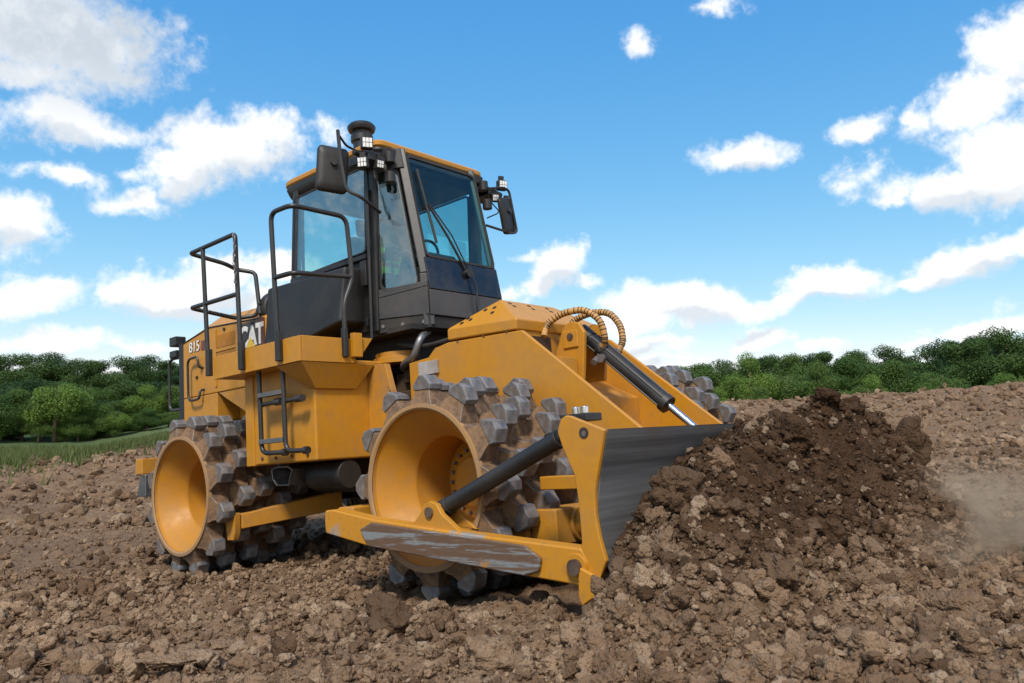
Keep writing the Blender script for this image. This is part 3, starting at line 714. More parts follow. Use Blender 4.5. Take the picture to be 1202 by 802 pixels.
# lift cylinder clevis
cl = [(.02, 1.42), (.06, 1.64), (.15, 1.85), (.20, 1.895), (.26, 1.905), (.32, 1.885), (.37, 1.80), (.34, 1.55), (.32, 1.42)]
for sg in (-1, 1):
    g = G(); g.prism(cl, 'y', sg*.17, sg*.13); k = obj('cylinder_clevis', g, 'yellow', ff, .008)
    g = G(); ya, yb = sorted((sg*.171, sg*.185)); g.box(.16, .31, ya, yb, 1.69, 1.83); obj('keeper_plate', g, 'yellow', k, .008)
    g = G(); g.cyl((.24, sg*.1, 1.78), (.24, sg*.195, 1.78), .028, 16); obj('pin', g, 'rusty', k)
g = G(); p0, p1 = Vector((.24, 0, 1.82)), Vector((.97, 0, 1.155)); d = (p1-p0).normalized()
g.cyl(p0+d*.05, p1, .062, 24); g.cyl(p0-d*.03, p0+d*.10, .07, 20); g.cyl(p1-d*.05, p1, .074, 24); g.cyl(p0+d*.22, p0+d*.245, .073, 24); g.cyl((.24, -.125, 1.78), (.24, .125, 1.78), .06, 20)
for k in range(5):
    t = 2*PI*k/5; off = Vector((0, math.cos(t), 0))*.066+d.cross(Vector((0, 1, 0)))*math.sin(t)*.066; g.cyl(p0+d*.12+off, p1-d*.04+off, .007, 6)
lc = obj('lift_cylinder', g, 'black', mach)
g = G(); g.cyl(p1, p1+d*.40, .028, 16); obj('rod', g, 'chrome', lc)
for j, (sy, pts) in enumerate(((-.10, [(.06, -.30, 1.80), (.04, -.24, 1.90), (.16, -.18, 1.985), (.36, -.12, 1.995), (.49, -.09, 1.88), (.50, -.07, 1.72), (.44, -.05, 1.66)]), (.10, [(.06, .02, 1.86), (.12, .06, 1.96), (.28, .10, 2.0), (.45, .11, 1.97), (.55, .10, 1.84), (.57, .08, 1.70), (.52, .05, 1.62)]))):
    P_ = fillet(pts, .2, 5)
    g = G(); g.tube(P_, .027, 12); ho = obj('lift_hose', g, 'hose', mach)
    g = G()
    for k in range(2, len(P_)-2, 2):
        a, b = Vector(P_[k]), Vector(P_[k+1])
        for tt in (0., .9):
            p = a.lerp(b, tt); dd = (b-a).normalized(); g.cyl(p-dd*.0035, p+dd*.0035, .029, 12)
    obj('spiral_wrap', g, 'plastic', ho)
    g = G(); e = Vector(P_[-1]); dd = (e-Vector(P_[-2])).normalized(); g.cyl(e-dd*.07, e+dd*.02, .024, 10); g.cyl(e-dd*.03, e-dd*.005, .034, 6); obj('fitting', g, 'steel', ho)
g = G(); g.cyl((.45, -.09, 1.58), (.45, .09, 1.58), .035, 10); g.cyl((.40, -.12, 1.55), (.40, -.02, 1.60), .028, 10); obj('valve_block', g, 'steel', mach)

# --- blade, push arms, tilt strut
prof = [(1.635, .975), (1.595, .84), (1.56, .73), (1.54, .64), (1.532, .54), (1.545, .42), (1.575, .30), (1.63, .18), (1.70, .06)]
blade = thing('blade', None, None); del blade['label']; del blade['category']; blade.parent = mach
g = G(); ring = lambda y: [(x, y, z) for x, z in prof]+[(x-.035, y, z) for x, z in prof[::-1]]
ys = np.linspace(-1.82, 1.82, 9); g.loft([ring(y) for y in ys]); obj('moldboard', g, 'blade', blade, 0, 30)
g = G(); g.box(1.545, 1.598, -1.815, 1.815, .935, .968); g.box(1.40, 1.49, -1.815, 1.815, .62, .72); g.box(1.40, 1.50, -1.815, 1.815, .25, .36)
for y in (-1.2, -.62, 0, .62, 1.2): g.prism([(1.40, .28), (1.50, .28), (1.52, .6), (1.55, .93), (1.50, .93)], 'y', y-.02, y+.02)
obj('back_rib', g, 'yellow', blade, .006)
ep = [(1.335, 1.02), (1.35, 1.05), (1.385, 1.068), (1.42, 1.06), (1.632, .972), (1.592, .84), (1.557, .73), (1.537, .66), (1.528, .54), (1.542, .42), (1.572, .30), (1.52, .20), (1.44, .11), (1.40, .14), (1.41, .30), (1.425, .40), (1.425, .59), (1.42, .66), (1.41, .75), (1.345, .90), (1.32, .98)]
for sg in (-1, 1):
    g = G(); g.prism(ep, 'y', sg*1.855, sg*1.822); e = obj('end_plate', g, 'yellow', blade, .008)
    g = G(); g.prism([(1.415, .27), (1.545, .215), (1.50, .12), (1.42, .07), (1.40, .12)], 'y', sg*1.89, sg*1.857); obj('end_bit', g, 'arm', e, .008)
    g = G(); g.cyl((1.50, sg*1.80, .965), (1.50, sg*1.859, .965), .030, 18); obj('dark_pin_hole_disc', g, 'decal_black', e)  # black disc painted as the shaded inside of the pin hole
    g = G(); g.cyl((1.50, sg*1.80, .965), (1.50, sg*1.8605, .962), .014, 14); obj('pin_end', g, 'steel', e)
    # arm
    ap = [(-.83, .57), (-.84, .49), (-.83, .41), (-.36, .33), (1.02, .20), (1.40, .165), (1.455, .22), (1.455, .30), (1.42, .36), (.53, .43), (-.31, .51), (-.74, .575)]
    g = G(); g.prism(ap, 'y', sg*1.86, sg*1.74); arm = obj('push_arm', g, 'arm', mach, .012)
    g = G(); g.prism([(-.41, .445), (-.29, .49), (1.04, .372), (1.16, .305), (1.14, .235), (1.03, .205), (-.33, .335)], 'y', sg*1.888, sg*1.862); obj('wear_plate', g, 'worn', arm, .010)
    g = G(); ya, yb = sorted((sg*1.738, sg*.6)); g.box(-.84, -.66, ya, yb, .42, .58); obj('cross_tube', g, 'yellow_dirty', arm, .012)
    g = G(); g.prism([(.06, .47), (.14, .54), (.19, .60), (.24, .62), (.30, .60), (.34, .54), (.50, .43), (.48, .36), (.1, .40)], 'y', sg*1.83, sg*1.79); ear = obj('strut_ear', g, 'yellow', arm, .006)
    g = G(); g.prism([(.06, .47), (.14, .54), (.19, .60), (.24, .62), (.30, .60), (.34, .54), (.50, .43)], 'y', sg*1.69, sg*1.65); obj('strut_ear', g, 'yellow', arm, .006)
    g = G(); g.cyl((.235, sg*1.64, .55), (.235, sg*1.845, .55), .034, 18); obj('pin', g, 'rusty', ear)
    g = G(); g.cyl((1.385, sg*1.80, .265), (1.385, sg*1.895, .265), .043, 20); obj('pin', g, 'rusty', arm)
    g = G(); g.cyl((1.385, sg*1.82, .265), (1.385, sg*1.872, .265), .07, 24); obj('pin_boss', g, 'yellow', arm, .004)
    # strut
    a, b = Vector((.235, sg*1.74, .55)), Vector((1.38, sg*1.74, 1.0)); dd = (b-a).normalized()
    g = G(); g.cyl(a+dd*.06, b-dd*.15, .052, 24); g.cyl(a+dd*.02, a+dd*.11, .058, 20); g.cyl((.235, sg*1.69, .55), (.235, sg*1.79, .55), .05, 18); g.cyl(b-dd*.17, b-dd*.14, .056, 20); g.cyl(b-dd*.14, b, .035, 16)
    obj('tilt_strut', g, 'black', mach, .004)
    if sg < 0: g = G(); ya, yb = sorted((sg*1.79, sg*1.64)); g.box(1.30, 1.48, ya, yb, 1.03, 1.075); br = obj('strut_bracket', g, 'black', mach, .008)
    for x in (1.36, 1.42)[:2 if sg < 0 else 0]:
        g = G(); g.cyl((x, sg*1.72, 1.07), (x, sg*1.72, 1.115), .022, 12); obj('bolt', g, 'chrome', br, .004)
    g = G(); ya, yb = sorted((sg*1.82, sg*1.45)); g.prism([(1.40, .985), (1.62, .95), (1.62, .925), (1.40, .955)], 'y', ya, yb); obj('top_brace', g, 'yellow', blade, .004)
    # cleaner gear between blade and drum
    ya, yb = sorted((sg*1.30, sg*.66)); g = G(); g.box(.62, .83, ya, yb, .28, .51); cbx = obj('cleaner_block', g, 'yellow_dirty', mach, .01)
    g = G(); g.cyl((.84, sg*1.05, .40), (1.40, sg*1.05, .40), .09, 20); g.cyl((.835, sg*1.05, .40), (.86, sg*1.05, .40), .115, 20); obj('thrust_tube', g, 'yellow_dirty', cbx)
    g = G(); ya, yb = sorted((sg*1.33, sg*1.25)); g.box(.74, 1.41, ya, yb, .635, .72); obj('cleaner_arm', g, 'yellow', mach, .008)
    g = G(); g.prism([(.30, .20), (.62, .20), (.62, .46), (.50, .46), (.42, .36), (.34, .34)], 'y', sg*1.36, sg*1.31); obj('cleaner_tooth', g, 'yellow_dirty', cbx, .006)

# --- drums with cleats
R0, RT = .555, .755
cg = G()
def ring_poly(r, hw, hx): return r
def cleat_geom():
    g = G()
    def rect(hw, ha, z): return [(-hw, -ha, z), (hw, -ha, z), (hw, ha, z), (-hw, ha, z)]
    g.loft([rect(.140, .098, R0-.03), rect(.112, .082, R0+.022), rect(.088, .066, R0+.05), rect(.076, .056, R0+.085), rect(.072, .052, .662)], 1)
    hexa = [(-.086, .655), (-.092, .690), (-.030, .756), (.030, .756), (.092, .690), (.086, .655)]
    def sec(k, a): return [(t*(k if z > .72 else k*.35+.65), a, .655+(z-.655)*(k*.3+.7)) for t, z in hexa]
    g.loft([sec(.86, -.060), sec(1, -.048), sec(1, .048), sec(.86, .060)], 0)
    return g
CG = cleat_geom()
cme = None
def cleat_mesh():
    o = obj('cleat', CG, ['cap', 'caked'], None, smooth=25); me = o.data; bpy.data.objects.remove(o)
    bm = bmesh.new(); bm.from_mesh(me); bmesh.ops.bevel(bm, geom=[e for e in bm.edges if e.calc_face_angle(0) > .5], offset=.0025, segments=1, affect='EDGES', profile=.6); bm.to_mesh(me); bm.free()
    me.shade_smooth(); me.set_sharp_from_angle(angle=math.radians(22)); return me
cme = cleat_mesh()
cleats = []
for (dx, sg, ph) in ((0, -1, 0), (-3.39, -1, 13), (.03, 1, 9), (-3.39, 1, 24)):
    zc = .87 if dx == .03 else .70                                 # the far front drum rides over a hump
    cen = (dx, 0, zc); yo, yi = 1.675, .70
    g = G(); F = lambda prof: [(sg*a, r) for a, r in prof]
    g.lathe(F([(yi, .22), (yi, R0-.02), (yi+.02, R0), (yo-.05, R0), (yo-.012, R0), (yo, R0-.01), (yo, .530), (yo-.012, .520)]), cen, 'y', 72, 1)
    g.lathe(F([(yo-.03, R0+.006), (yo+.004, R0+.004), (yo+.006, .533), (yo-.004, .520)]), cen, 'y', 72, 2)
    g.lathe(F([(yo-.012, .520), (yo-.035, .515), (yo-.05, .500), (1.44, .345), (1.415, .335)]), cen, 'y', 72, 0)
    g.lathe(F([(1.415, .335), (1.09, .325), (1.08, .23), (1.08, .16)]), cen, 'y', 72, 0)
    drum = obj('drum', g, ['yellow_rim', 'caked', 'rim_lip'], mach, smooth=30)
    g = G(); g.lathe(F([(1.10, .20), (1.16, .19), (1.18, .17), (1.185, .0)]), cen, 'y', 40, 0); g.lathe(F([(1.10, .268), (1.135, .263), (1.14, .19)]), cen, 'y', 40, 0)
    hub = obj('hub', g, 'yellow_rim', drum, smooth=30)
    g = G()
    for k in range(20):
        t = 2*PI*k/20; x, z = cen[0]+.235*math.cos(t), cen[2]+.235*math.sin(t); g.cyl((x, sg*1.10, z), (x, sg*1.165, z), .014, 6, 1)
    base = len(hub.data.vertices); bm = bmesh.new(); bm.from_mesh(hub.data); vv = [bm.verts.new(q) for q in g.v]
    for fc in g.f: bm.faces.new([vv[i] for i in fc]).material_index = 1
    bm.to_mesh(hub.data); bm.free(); hub.data.materials.append(M['steel'])            # the bolt circle belongs to the hub
    # raised brown band where the rows join the shell
    for row in range(5):
        a = sg*(.785+row*.198)
        for k in range(12):
            t = math.radians(ph+30*k+(15, 27, 14, 20, 1)[row])
            rad = np.array([math.sin(t), 0, math.cos(t)])
            pos = np.array([dx, a, zc])
            tip = pos+rad*.7; vdir = CAMPOS-tip; dist = np.linalg.norm(vdir)
            facing = rad @ vdir/dist
            outer = 1 if (row == 4 and sg < 0) else 0
            score = (facing+.35+.55*outer)/dist
            if tip[2] < .12: score -= .2
            if sg > 0: score = (facing-.2+(.5 if (dx == .03 and tip[2] > .9 and tip[0] > -.1) else -.9))/dist
            cleats.append((score, drum, Matrix.Translation(pos) @ Matrix.Rotation(t, 4, 'Y'), rng.random()))
cleats.sort(key=lambda q: -q[0])
for i, (sc, drum, mt, rr) in enumerate(cleats):
    if i < 99:
        o = bpy.data.objects.new('cleat', cme); COL.objects.link(o); o.parent = drum; o.matrix_local = mt @ Matrix.Rotation((rr-.5)*.05, 4, 'Z')
    else:
        if i == 99: rest = G()
        n = len(cme.vertices)
        vs = [mt @ v.co for v in cme.vertices]; b = len(rest.v)
        rest.v += [tuple(v) for v in vs]
        for p in cme.polygons: rest.f.append(tuple(b+q for q in p.vertices)); rest.mi.append(p.material_index)
o = obj('cleat', rest, ['cap', 'caked'], mach, smooth=22, kind='stuff')

# --- operator in the cab
op = thing('person', 'operator in a yellow-green high-visibility vest sitting in the cab of the compactor', 'person', mat=MM @ Matrix.Translation((-2.2, 0, 2.56)))
def skin(name, verts, edges, radii, root, mat, parent, sub=2):
    me = bpy.data.meshes.new(name); me.from_pydata(verts, edges, []); me.materials.append(M[mat])
    o = bpy.data.objects.new(name, me); COL.objects.link(o); o.parent = parent
    m = o.modifiers.new('skin', 'SKIN'); m.use_smooth_shade = True
    for i, sv in enumerate(me.skin_vertices[0].data): sv.radius = (radii[i], radii[i]) if not isinstance(radii[i], tuple) else radii[i]; sv.use_root = (i == root)
    s = o.modifiers.new('sub', 'SUBSURF'); s.levels = sub; s.render_levels = sub; return o
V = []; E = []; Rd = []
def jt(p, r, par=None):
    V.append(p); Rd.append(r)
    if par is not None: E.append((par, len(V)-1))
    return len(V)-1
pel = jt((0, 0, .12), (.15, .13)); wa = jt((-.03, 0, .30), (.14, .11), pel); ch = jt((-.05, 0, .50), (.17, .12), wa); nk0 = jt((-.04, 0, .64), (.07, .06), ch); nk = jt((-.02, 0, .71), (.055, .055), nk0)
hd = jt((0, 0, .80), (.085, .08), nk); ht = jt((.0, 0, .90), (.08, .075), hd)
nose = jt((.105, 0, .79), (.016, .014), hd)
for sd in (-1, 1):
    sh = jt((-.05, sd*.20, .57), .06, ch); el = jt((.14, sd*.27, .36), .046, sh); wr = jt((.40, sd*.17, .36), .03, el); pa = jt((.47, sd*.155, .37), (.028, .016), wr)
    for k, (dy, ln) in enumerate(((-.03, .05), (-.01, .06), (.01, .058), (.03, .045))):
        f1 = jt((.47+ln*.6, sd*.155+dy, .385), .009, pa); jt((.47+ln*.9, sd*.155+dy, .35), .008, f1)
    th = jt((.46, sd*.155-sd*.045, .39), .010, pa); jt((.50, sd*.155-sd*.05, .38), .009, th)
    hp = jt((.05, sd*.10, .09), .095, pel); kn = jt((.44, sd*.14, .10), .065, hp); an = jt((.52, sd*.14, -.33), .045, kn); jt((.66, sd*.15, -.39), .035, an)
body = skin('body', V, E, Rd, 0, 'skin', op)
skin('vest', [(-.0, 0, .14), (-.03, 0, .30), (-.05, 0, .50), (-.045, 0, .60), (-.05, -.19, .575), (-.05, .19, .575)], [(0, 1), (1, 2), (2, 3), (2, 4), (2, 5)], [(.17, .15), (.165, .13), (.19, .145), (.13, .1), .085, .085], 0, 'vest', op)
skin('trouser', [(0, 0, .11), (.05, -.10, .09), (.44, -.14, .10), (.52, -.14, -.28), (.05, .10, .09), (.44, .14, .10), (.52, .14, -.28)], [(0, 1), (1, 2), (2, 3), (0, 4), (4, 5), (5, 6)], [(.16, .14), .105, .075, .06, .105, .075, .06], 0, 'cloth', op)
for sd in (-1, 1):
    skin('sleeve', [(-.05, sd*.19, .57), (.14, sd*.27, .36), (.36, sd*.18, .36)], [(0, 1), (1, 2)], [.07, .057, .042], 0, 'cloth', op)
g = G(); g.lathe([(.86, .088), (.90, .098), (.95, .09), (.985, .06), (1.0, 0)], (-.015, 0, 0), 'z', 24); obj('hair', g, 'hair', op, 0, 60)
g = G()
for sd in (-1, 1): g.lathe([(-.006, 0), (-.004, .008), (.004, .008), (.006, 0)], (.082, sd*.032, .825), 'x', 8)
obj('eye', g, 'hair', op)
g = G(); g.box(.076, .086, -.024, .024, .742, .75); obj('mouth', g, 'decal_red', op)
g = G()
for (z, r, rb) in ((.34, .175, .148), (.42, .19, .155)):
    g.loft([[(-.04+rb*math.cos(t), r*math.sin(t), z+dz) for t in [2*PI*k/28 for k in range(28)]] for dz in (-.02, .02)], cap=False)
obj('reflective_band', g, 'vest_orange', op, 0, 60)

# ------------------------------------------------------------------ noise (vectorised)
def _h(ix, iy, k):
    x = np.sin(ix*127.1+iy*311.7+k*74.7)*43758.5453; return x-np.floor(x)
def vnoise(x, y, k=0):
    ix, iy = np.floor(x), np.floor(y); fx_, fy_ = x-ix, y-iy; u = fx_*fx_*(3-2*fx_); v = fy_*fy_*(3-2*fy_)
    return (_h(ix, iy, k)*(1-u)+_h(ix+1, iy, k)*u)*(1-v)+(_h(ix, iy+1, k)*(1-u)+_h(ix+1, iy+1, k)*u)*v
def fbm(x, y, o=4, k=0):
    a, s, t = .5, 0., 0.
    for i in range(o): s = s+a*(vnoise(x*2**i+17.3*i, y*2**i-9.1*i, k+i)-.5); a *= .5
    return s
def lumps(x, y, size, k, fill=.75):
    """rounded clods: max of half-domes on a jittered grid"""
    x, y = x/size, y/size; ix, iy = np.floor(x), np.floor(y); h = np.zeros_like(x)
    for dx in (-1, 0, 1):
        for dy in (-1, 0, 1):
            cx, cy = ix+dx, iy+dy; px, py = cx+_h(cx, cy, k), cy+_h(cx, cy, k+1)
            R = .25+.5*_h(cx, cy, k+2); on = (_h(cx, cy, k+3) < fill)
            d2 = ((x-px)**2+(y-py)**2)/(R*R); h = np.maximum(h, np.where(on & (d2 < 1), R*np.sqrt(np.maximum(0, 1-d2)), 0))
    return h*size

# ------------------------------------------------------------------ terrain height (world)
EDGE = [(-500, 590, 28), (0, 547, 30), (90, 537, 32), (180, 521, 36), (300, 505, 40), (600, 488, 45), (870, 472, 45), (1000, 465, 45), (1100, 459, 45), (1202, 450, 46), (1700, 425, 48)]
eaz, esl, erd = [], [], []
for u, v, rr in EDGE:
    d = pix_dir(u, v); eaz.append(math.atan2(d[0], d[1])); esl.append(d[2]/math.hypot(d[0], d[1])); erd.append(rr)
def polar(X, Y):
    dx, dy = X-CAMW[0], Y-CAMW[1]; return np.hypot(dx, dy), np.arctan2(dx, dy)
def plane_z(X, Y): return -(NUP[0]*X+NUP[1]*Y)/NUP[2]
def base_z(X, Y):
    r, az = polar(X, Y)
    re = np.interp(az, eaz, erd); sl = np.interp(az, eaz, esl)
    back = np.clip((np.abs(az)-.8)/.8, 0, 1)                     # level out behind the camera
    Xe, Ye = CAMW[0]+np.sin(az)*re, CAMW[1]+np.cos(az)*re
    ze = CAMW[2]+sl*re; lift = (ze-plane_z(Xe, Ye))
    t = np.clip((r-7)/(re-7), 0, 1)
    z = plane_z(X, Y)+lift*t**1.5*(1-back)
    z = np.where(back > 0, z*(1-back)+back*np.clip(plane_z(X, Y), -2.5, 1.5), z)
    over = np.maximum(0, r-re)
    ze2 = np.where(over > 0, ze*(1-back)+back*np.clip(plane_z(Xe, Ye), -2.5, 1.5), z)
    return np.where(over > 0, ze2-.16*over, z)
def heap(x, y):
    """soil pushed up before the blade, machine frame"""
    ya = [-3.0, -2.7, -2.3, -1.9, -1.6, -1.3, -1.0, -.5, 0, .6, 1.3, 1.8, 2.2, 2.7, 3.1]
    hc = np.interp(y, ya, [-.05, .02, .17, .40, .60, .78, .89, .99, 1.04, 1.05, 1.0, .86, .60, .22, -.05])
    hb = np.interp(y, ya, [-.05, .0, .10, .30, .48, .66, .77, .91, 1.0, 1.03, .97, .74, .42, .14, -.05])
    xc = 2.08+.10*np.sin(y*2.1+.5); xt = np.interp(y, [-3, -1.9, -.8, .5, 1.5, 3], [2.7, 2.95, 2.95, 2.98, 2.9, 2.5])
    up = np.clip((x-1.5)/(xc-1.5), 0, 1); dn = np.clip((x-xc)/(xt-xc), 0, 1)
    z = np.where(x < xc, hb+(hc-hb)*np.sin(up*PI/2), hc*(1-dn**1.15)*(1-.25*np.sin(dn*PI))-.05*dn)
    toe = .10*np.clip(1-np.maximum(0, x-xt)/.8, 0, 1)*np.clip(1-np.abs(y)/2.8, 0, 1)*(x > 1.5)
    side = np.where(np.abs(y) > 1.80, np.clip((x-1.50)/.28, 0, 1), 1.)      # nothing piles up behind the end plates
    return np.where(x < 1.5, -.3, np.maximum(z, toe-.04)*side-.06*(1-side))
def rough_z(X, Y):
    r, az = polar(X, Y)
    z = .10*fbm(X*.9, Y*.9, 4, 3)*np.clip(r/12, .6, 1.5)+.05*fbm(X*3.1, Y*3.1, 4, 9)
    z = z+.6*lumps(X, Y, .19, 5, .22)*.5+.8*lumps(X+5, Y, .085, 25, .45)*.55+.8*lumps(X, Y+3, .045, 45, .7)*.6
    far = np.clip((r-9)/14, 0, 1); z = z+far*(.75*lumps(X, Y, .75, 65, .6)*.4+.22*fbm(X*.45, Y*.45, 4, 77))
    return z-.035
def drum_dip(X, Y):
    m = to_mach(np.stack([X, Y, plane_z(X, Y)], -1)); z = np.zeros_like(X)
    for cx in (0, -3.39):
        for sy in (-1.18, 1.18):
            w = np.exp(-((m[..., 0]-cx)/.45)**4-((m[..., 1]-sy)/.65)**4); z = z-.05*w
    z = z+.19*np.exp(-((m[..., 0]-.03)/.85)**4-((m[..., 1]-1.35)/.85)**4)
    return z
def ground_z(X, Y):
    m = to_mach(np.stack([X, Y, plane_z(X, Y)], -1))
    return base_z(X, Y)+rough_z(X, Y)+drum_dip(X, Y)

def grid_mesh(name, X, Y, Z, mat, close=False, attr=None):
    n, m = X.shape; me = bpy.data.meshes.new(name)
    co = np.stack([X, Y, Z], -1).reshape(-1, 3)
    i, j = np.meshgrid(np.arange(n-1), np.arange(m-1), indexing='ij')
    q = np.stack([i*m+j, i*m+j+1, (i+1)*m+j+1, (i+1)*m+j], -1).reshape(-1, 4)
    me.vertices.add(len(co)); me.vertices.foreach_set('co', co.ravel().astype(np.float32))
    me.loops.add(q.size); me.loops.foreach_set('vertex_index', q.ravel().astype(np.int32))
    me.polygons.add(len(q)); me.polygons.foreach_set('loop_start', np.arange(0, q.size, 4, dtype=np.int32)); me.polygons.foreach_set('loop_total', np.full(len(q), 4, np.int32))
    me.update(calc_edges=True); me.validate(); me.materials.append(M[mat]); me.shade_smooth()
    if attr is not None:
        a = me.attributes.new('moist', 'FLOAT', 'POINT'); a.data.foreach_set('value', attr.ravel().astype(np.float32))
    o = bpy.data.objects.new(name, me); COL.objects.link(o); return o

az = np.concatenate([np.linspace(-PI, -.85, 40, endpoint=False), np.arange(-.85, .85, .0031), np.linspace(.85, PI, 41)])
rr_ = np.concatenate([np.linspace(.0, 2.3, 12, endpoint=False), 2.3*np.exp(np.arange(0, math.log(62/2.3), .0068))])
Rg, Ag = np.meshgrid(rr_, az, indexing='ij')
# keep each ray's outermost rows a little beyond that ray's crest
lim = np.interp(Ag, eaz, erd)+14; Rg = np.minimum(Rg, lim+(Rg-lim)*.02*(Rg > lim))
Xg, Yg = CAMW[0]+np.sin(Ag)*Rg, CAMW[1]+np.cos(Ag)*Rg
Zg = ground_z(Xg, Yg)
mg = to_mach(np.stack([Xg, Yg, plane_z(Xg, Yg)], -1))
moist = np.clip(.10+.9*np.exp(-((mg[..., 0]-2.6)/.9)**2-((mg[..., 1]-.2)/1.6)**2)+.22*np.exp(-((mg[..., 0]+1.6)/2.2)**2-(mg[..., 1]/1.8)**2), 0, 1)  # damp round the heap; also darkens an oval of ground beneath the machine
gnd = grid_mesh('ground', Xg, Yg, Zg, 'soil', attr=moist); gnd['kind'] = 'structure'

# grassy valley and rising wooded ground beyond the field
VAL = CAMW[2]-2.25
def far_z(r, az_):
    hillL = np.interp(r, [0, 80, 95, 150, 260, 700], [0, 0, 1.2, 6.0, 8, 6])
    hillR = np.interp(r, [0, 70, 90, 150, 260, 700], [0, 0, 1.0, 5.0, 8, 6])
    w = np.clip((az_+.1)/.3, 0, 1); return VAL+hillL*(1-w)+hillR*w
ra = np.concatenate([np.linspace(22, 100, 60), np.linspace(104, 300, 30), [400, 700, 1400]])
Rf, Af = np.meshgrid(ra, np.linspace(-PI, PI, 361), indexing='ij')
Xf, Yf = CAMW[0]+np.sin(Af)*Rf, CAMW[1]+np.cos(Af)*Rf
rise = np.clip((Af-math.atan2(*pix_dir(110, 500)[:2]))/.12, 0, 1)
Zf = far_z(Rf, Af)+.35*fbm(Xf*.15, Yf*.15, 3, 5)+np.where(Rf < 78, 1.9*rise*np.clip((Rf-36)/30, 0, 1)*(Rf > 36), 1.9*rise)
Zf = np.minimum(Zf, np.where(Rf < np.interp(Af, eaz, erd)+13, base_z(Xf, Yf)-1.2, 99))
mead = grid_mesh('meadow', Xf, Yf, Zf, 'grass'); mead['kind'] = 'structure'
def meadow_z(x, y):
    r, a = polar(np.array(x), np.array(y)); ri = np.clip((a-math.atan2(*pix_dir(110, 500)[:2]))/.12, 0, 1)
    return far_z(r, a)+np.where(r < 78, 1.9*ri*np.clip((r-36)/30, 0, 1), 1.9*ri)

# ------------------------------------------------------------------ heap
xs = np.concatenate([np.arange(1.44, 3.3, .016), np.linspace(3.3, 3.9, 12)]); ysv = np.arange(-3.1, 3.2, .018)
Xh, Yh = np.meshgrid(xs, ysv, indexing='ij')
def heap_z(x, y):
    z = heap(x, y); am = np.clip(z*2.2+.25, .15, 1.1)
    z = z+am*(.17*fbm(x*2.3+3, y*2.3, 4, 31)+.14*fbm(x*6, y*6, 3, 36)+.8*lumps(x, y, .26, 51, .55)*.5+.8*lumps(x+2, y, .12, 61, .6)*.55+.6*lumps(x, y+2, .055, 71, .7)*.6-.055)
    return z-.02
# the blade face bounds the heap
Zh = heap_z(Xh, Yh); bladex = np.interp(np.clip(Zh, .06, .975), [.06, .18, .30, .42, .54, .64, .73, .84, .975], [1.70, 1.63, 1.575, 1.545, 1.532, 1.54, 1.56, 1.595, 1.635])
inside = (Xh < bladex+.006) & (np.abs(Yh) < 1.80)
Xh2 = np.where(inside, bladex+.006, Xh)
wet = np.clip(1.15*np.clip((Zh-.12)/.35, 0, 1)*np.clip((Yh+2.2)/.9, .0, 1)+.55*np.clip((Xh-2.3)/.3, 0, 1)*np.exp(-((Yh-.3)/1.7)**2)+.10+.32*np.clip((Zh-.05)/.2, 0, 1), 0, 1)
base_m = to_world(np.stack([Xh2, Yh, np.zeros_like(Xh2)], -1))
lift0 = base_z(base_m[..., 0], base_m[..., 1])-plane_z(base_m[..., 0], base_m[..., 1])
Wp = to_world(np.stack([Xh2, Yh, Zh+lift0], -1))
hp = grid_mesh('soil_heap', Wp[..., 0], Wp[..., 1], Wp[..., 2], 'soil', attr=wet)
tag(hp, 'big heap of dark moist soil pushed up in front of the blade', 'soil heap')

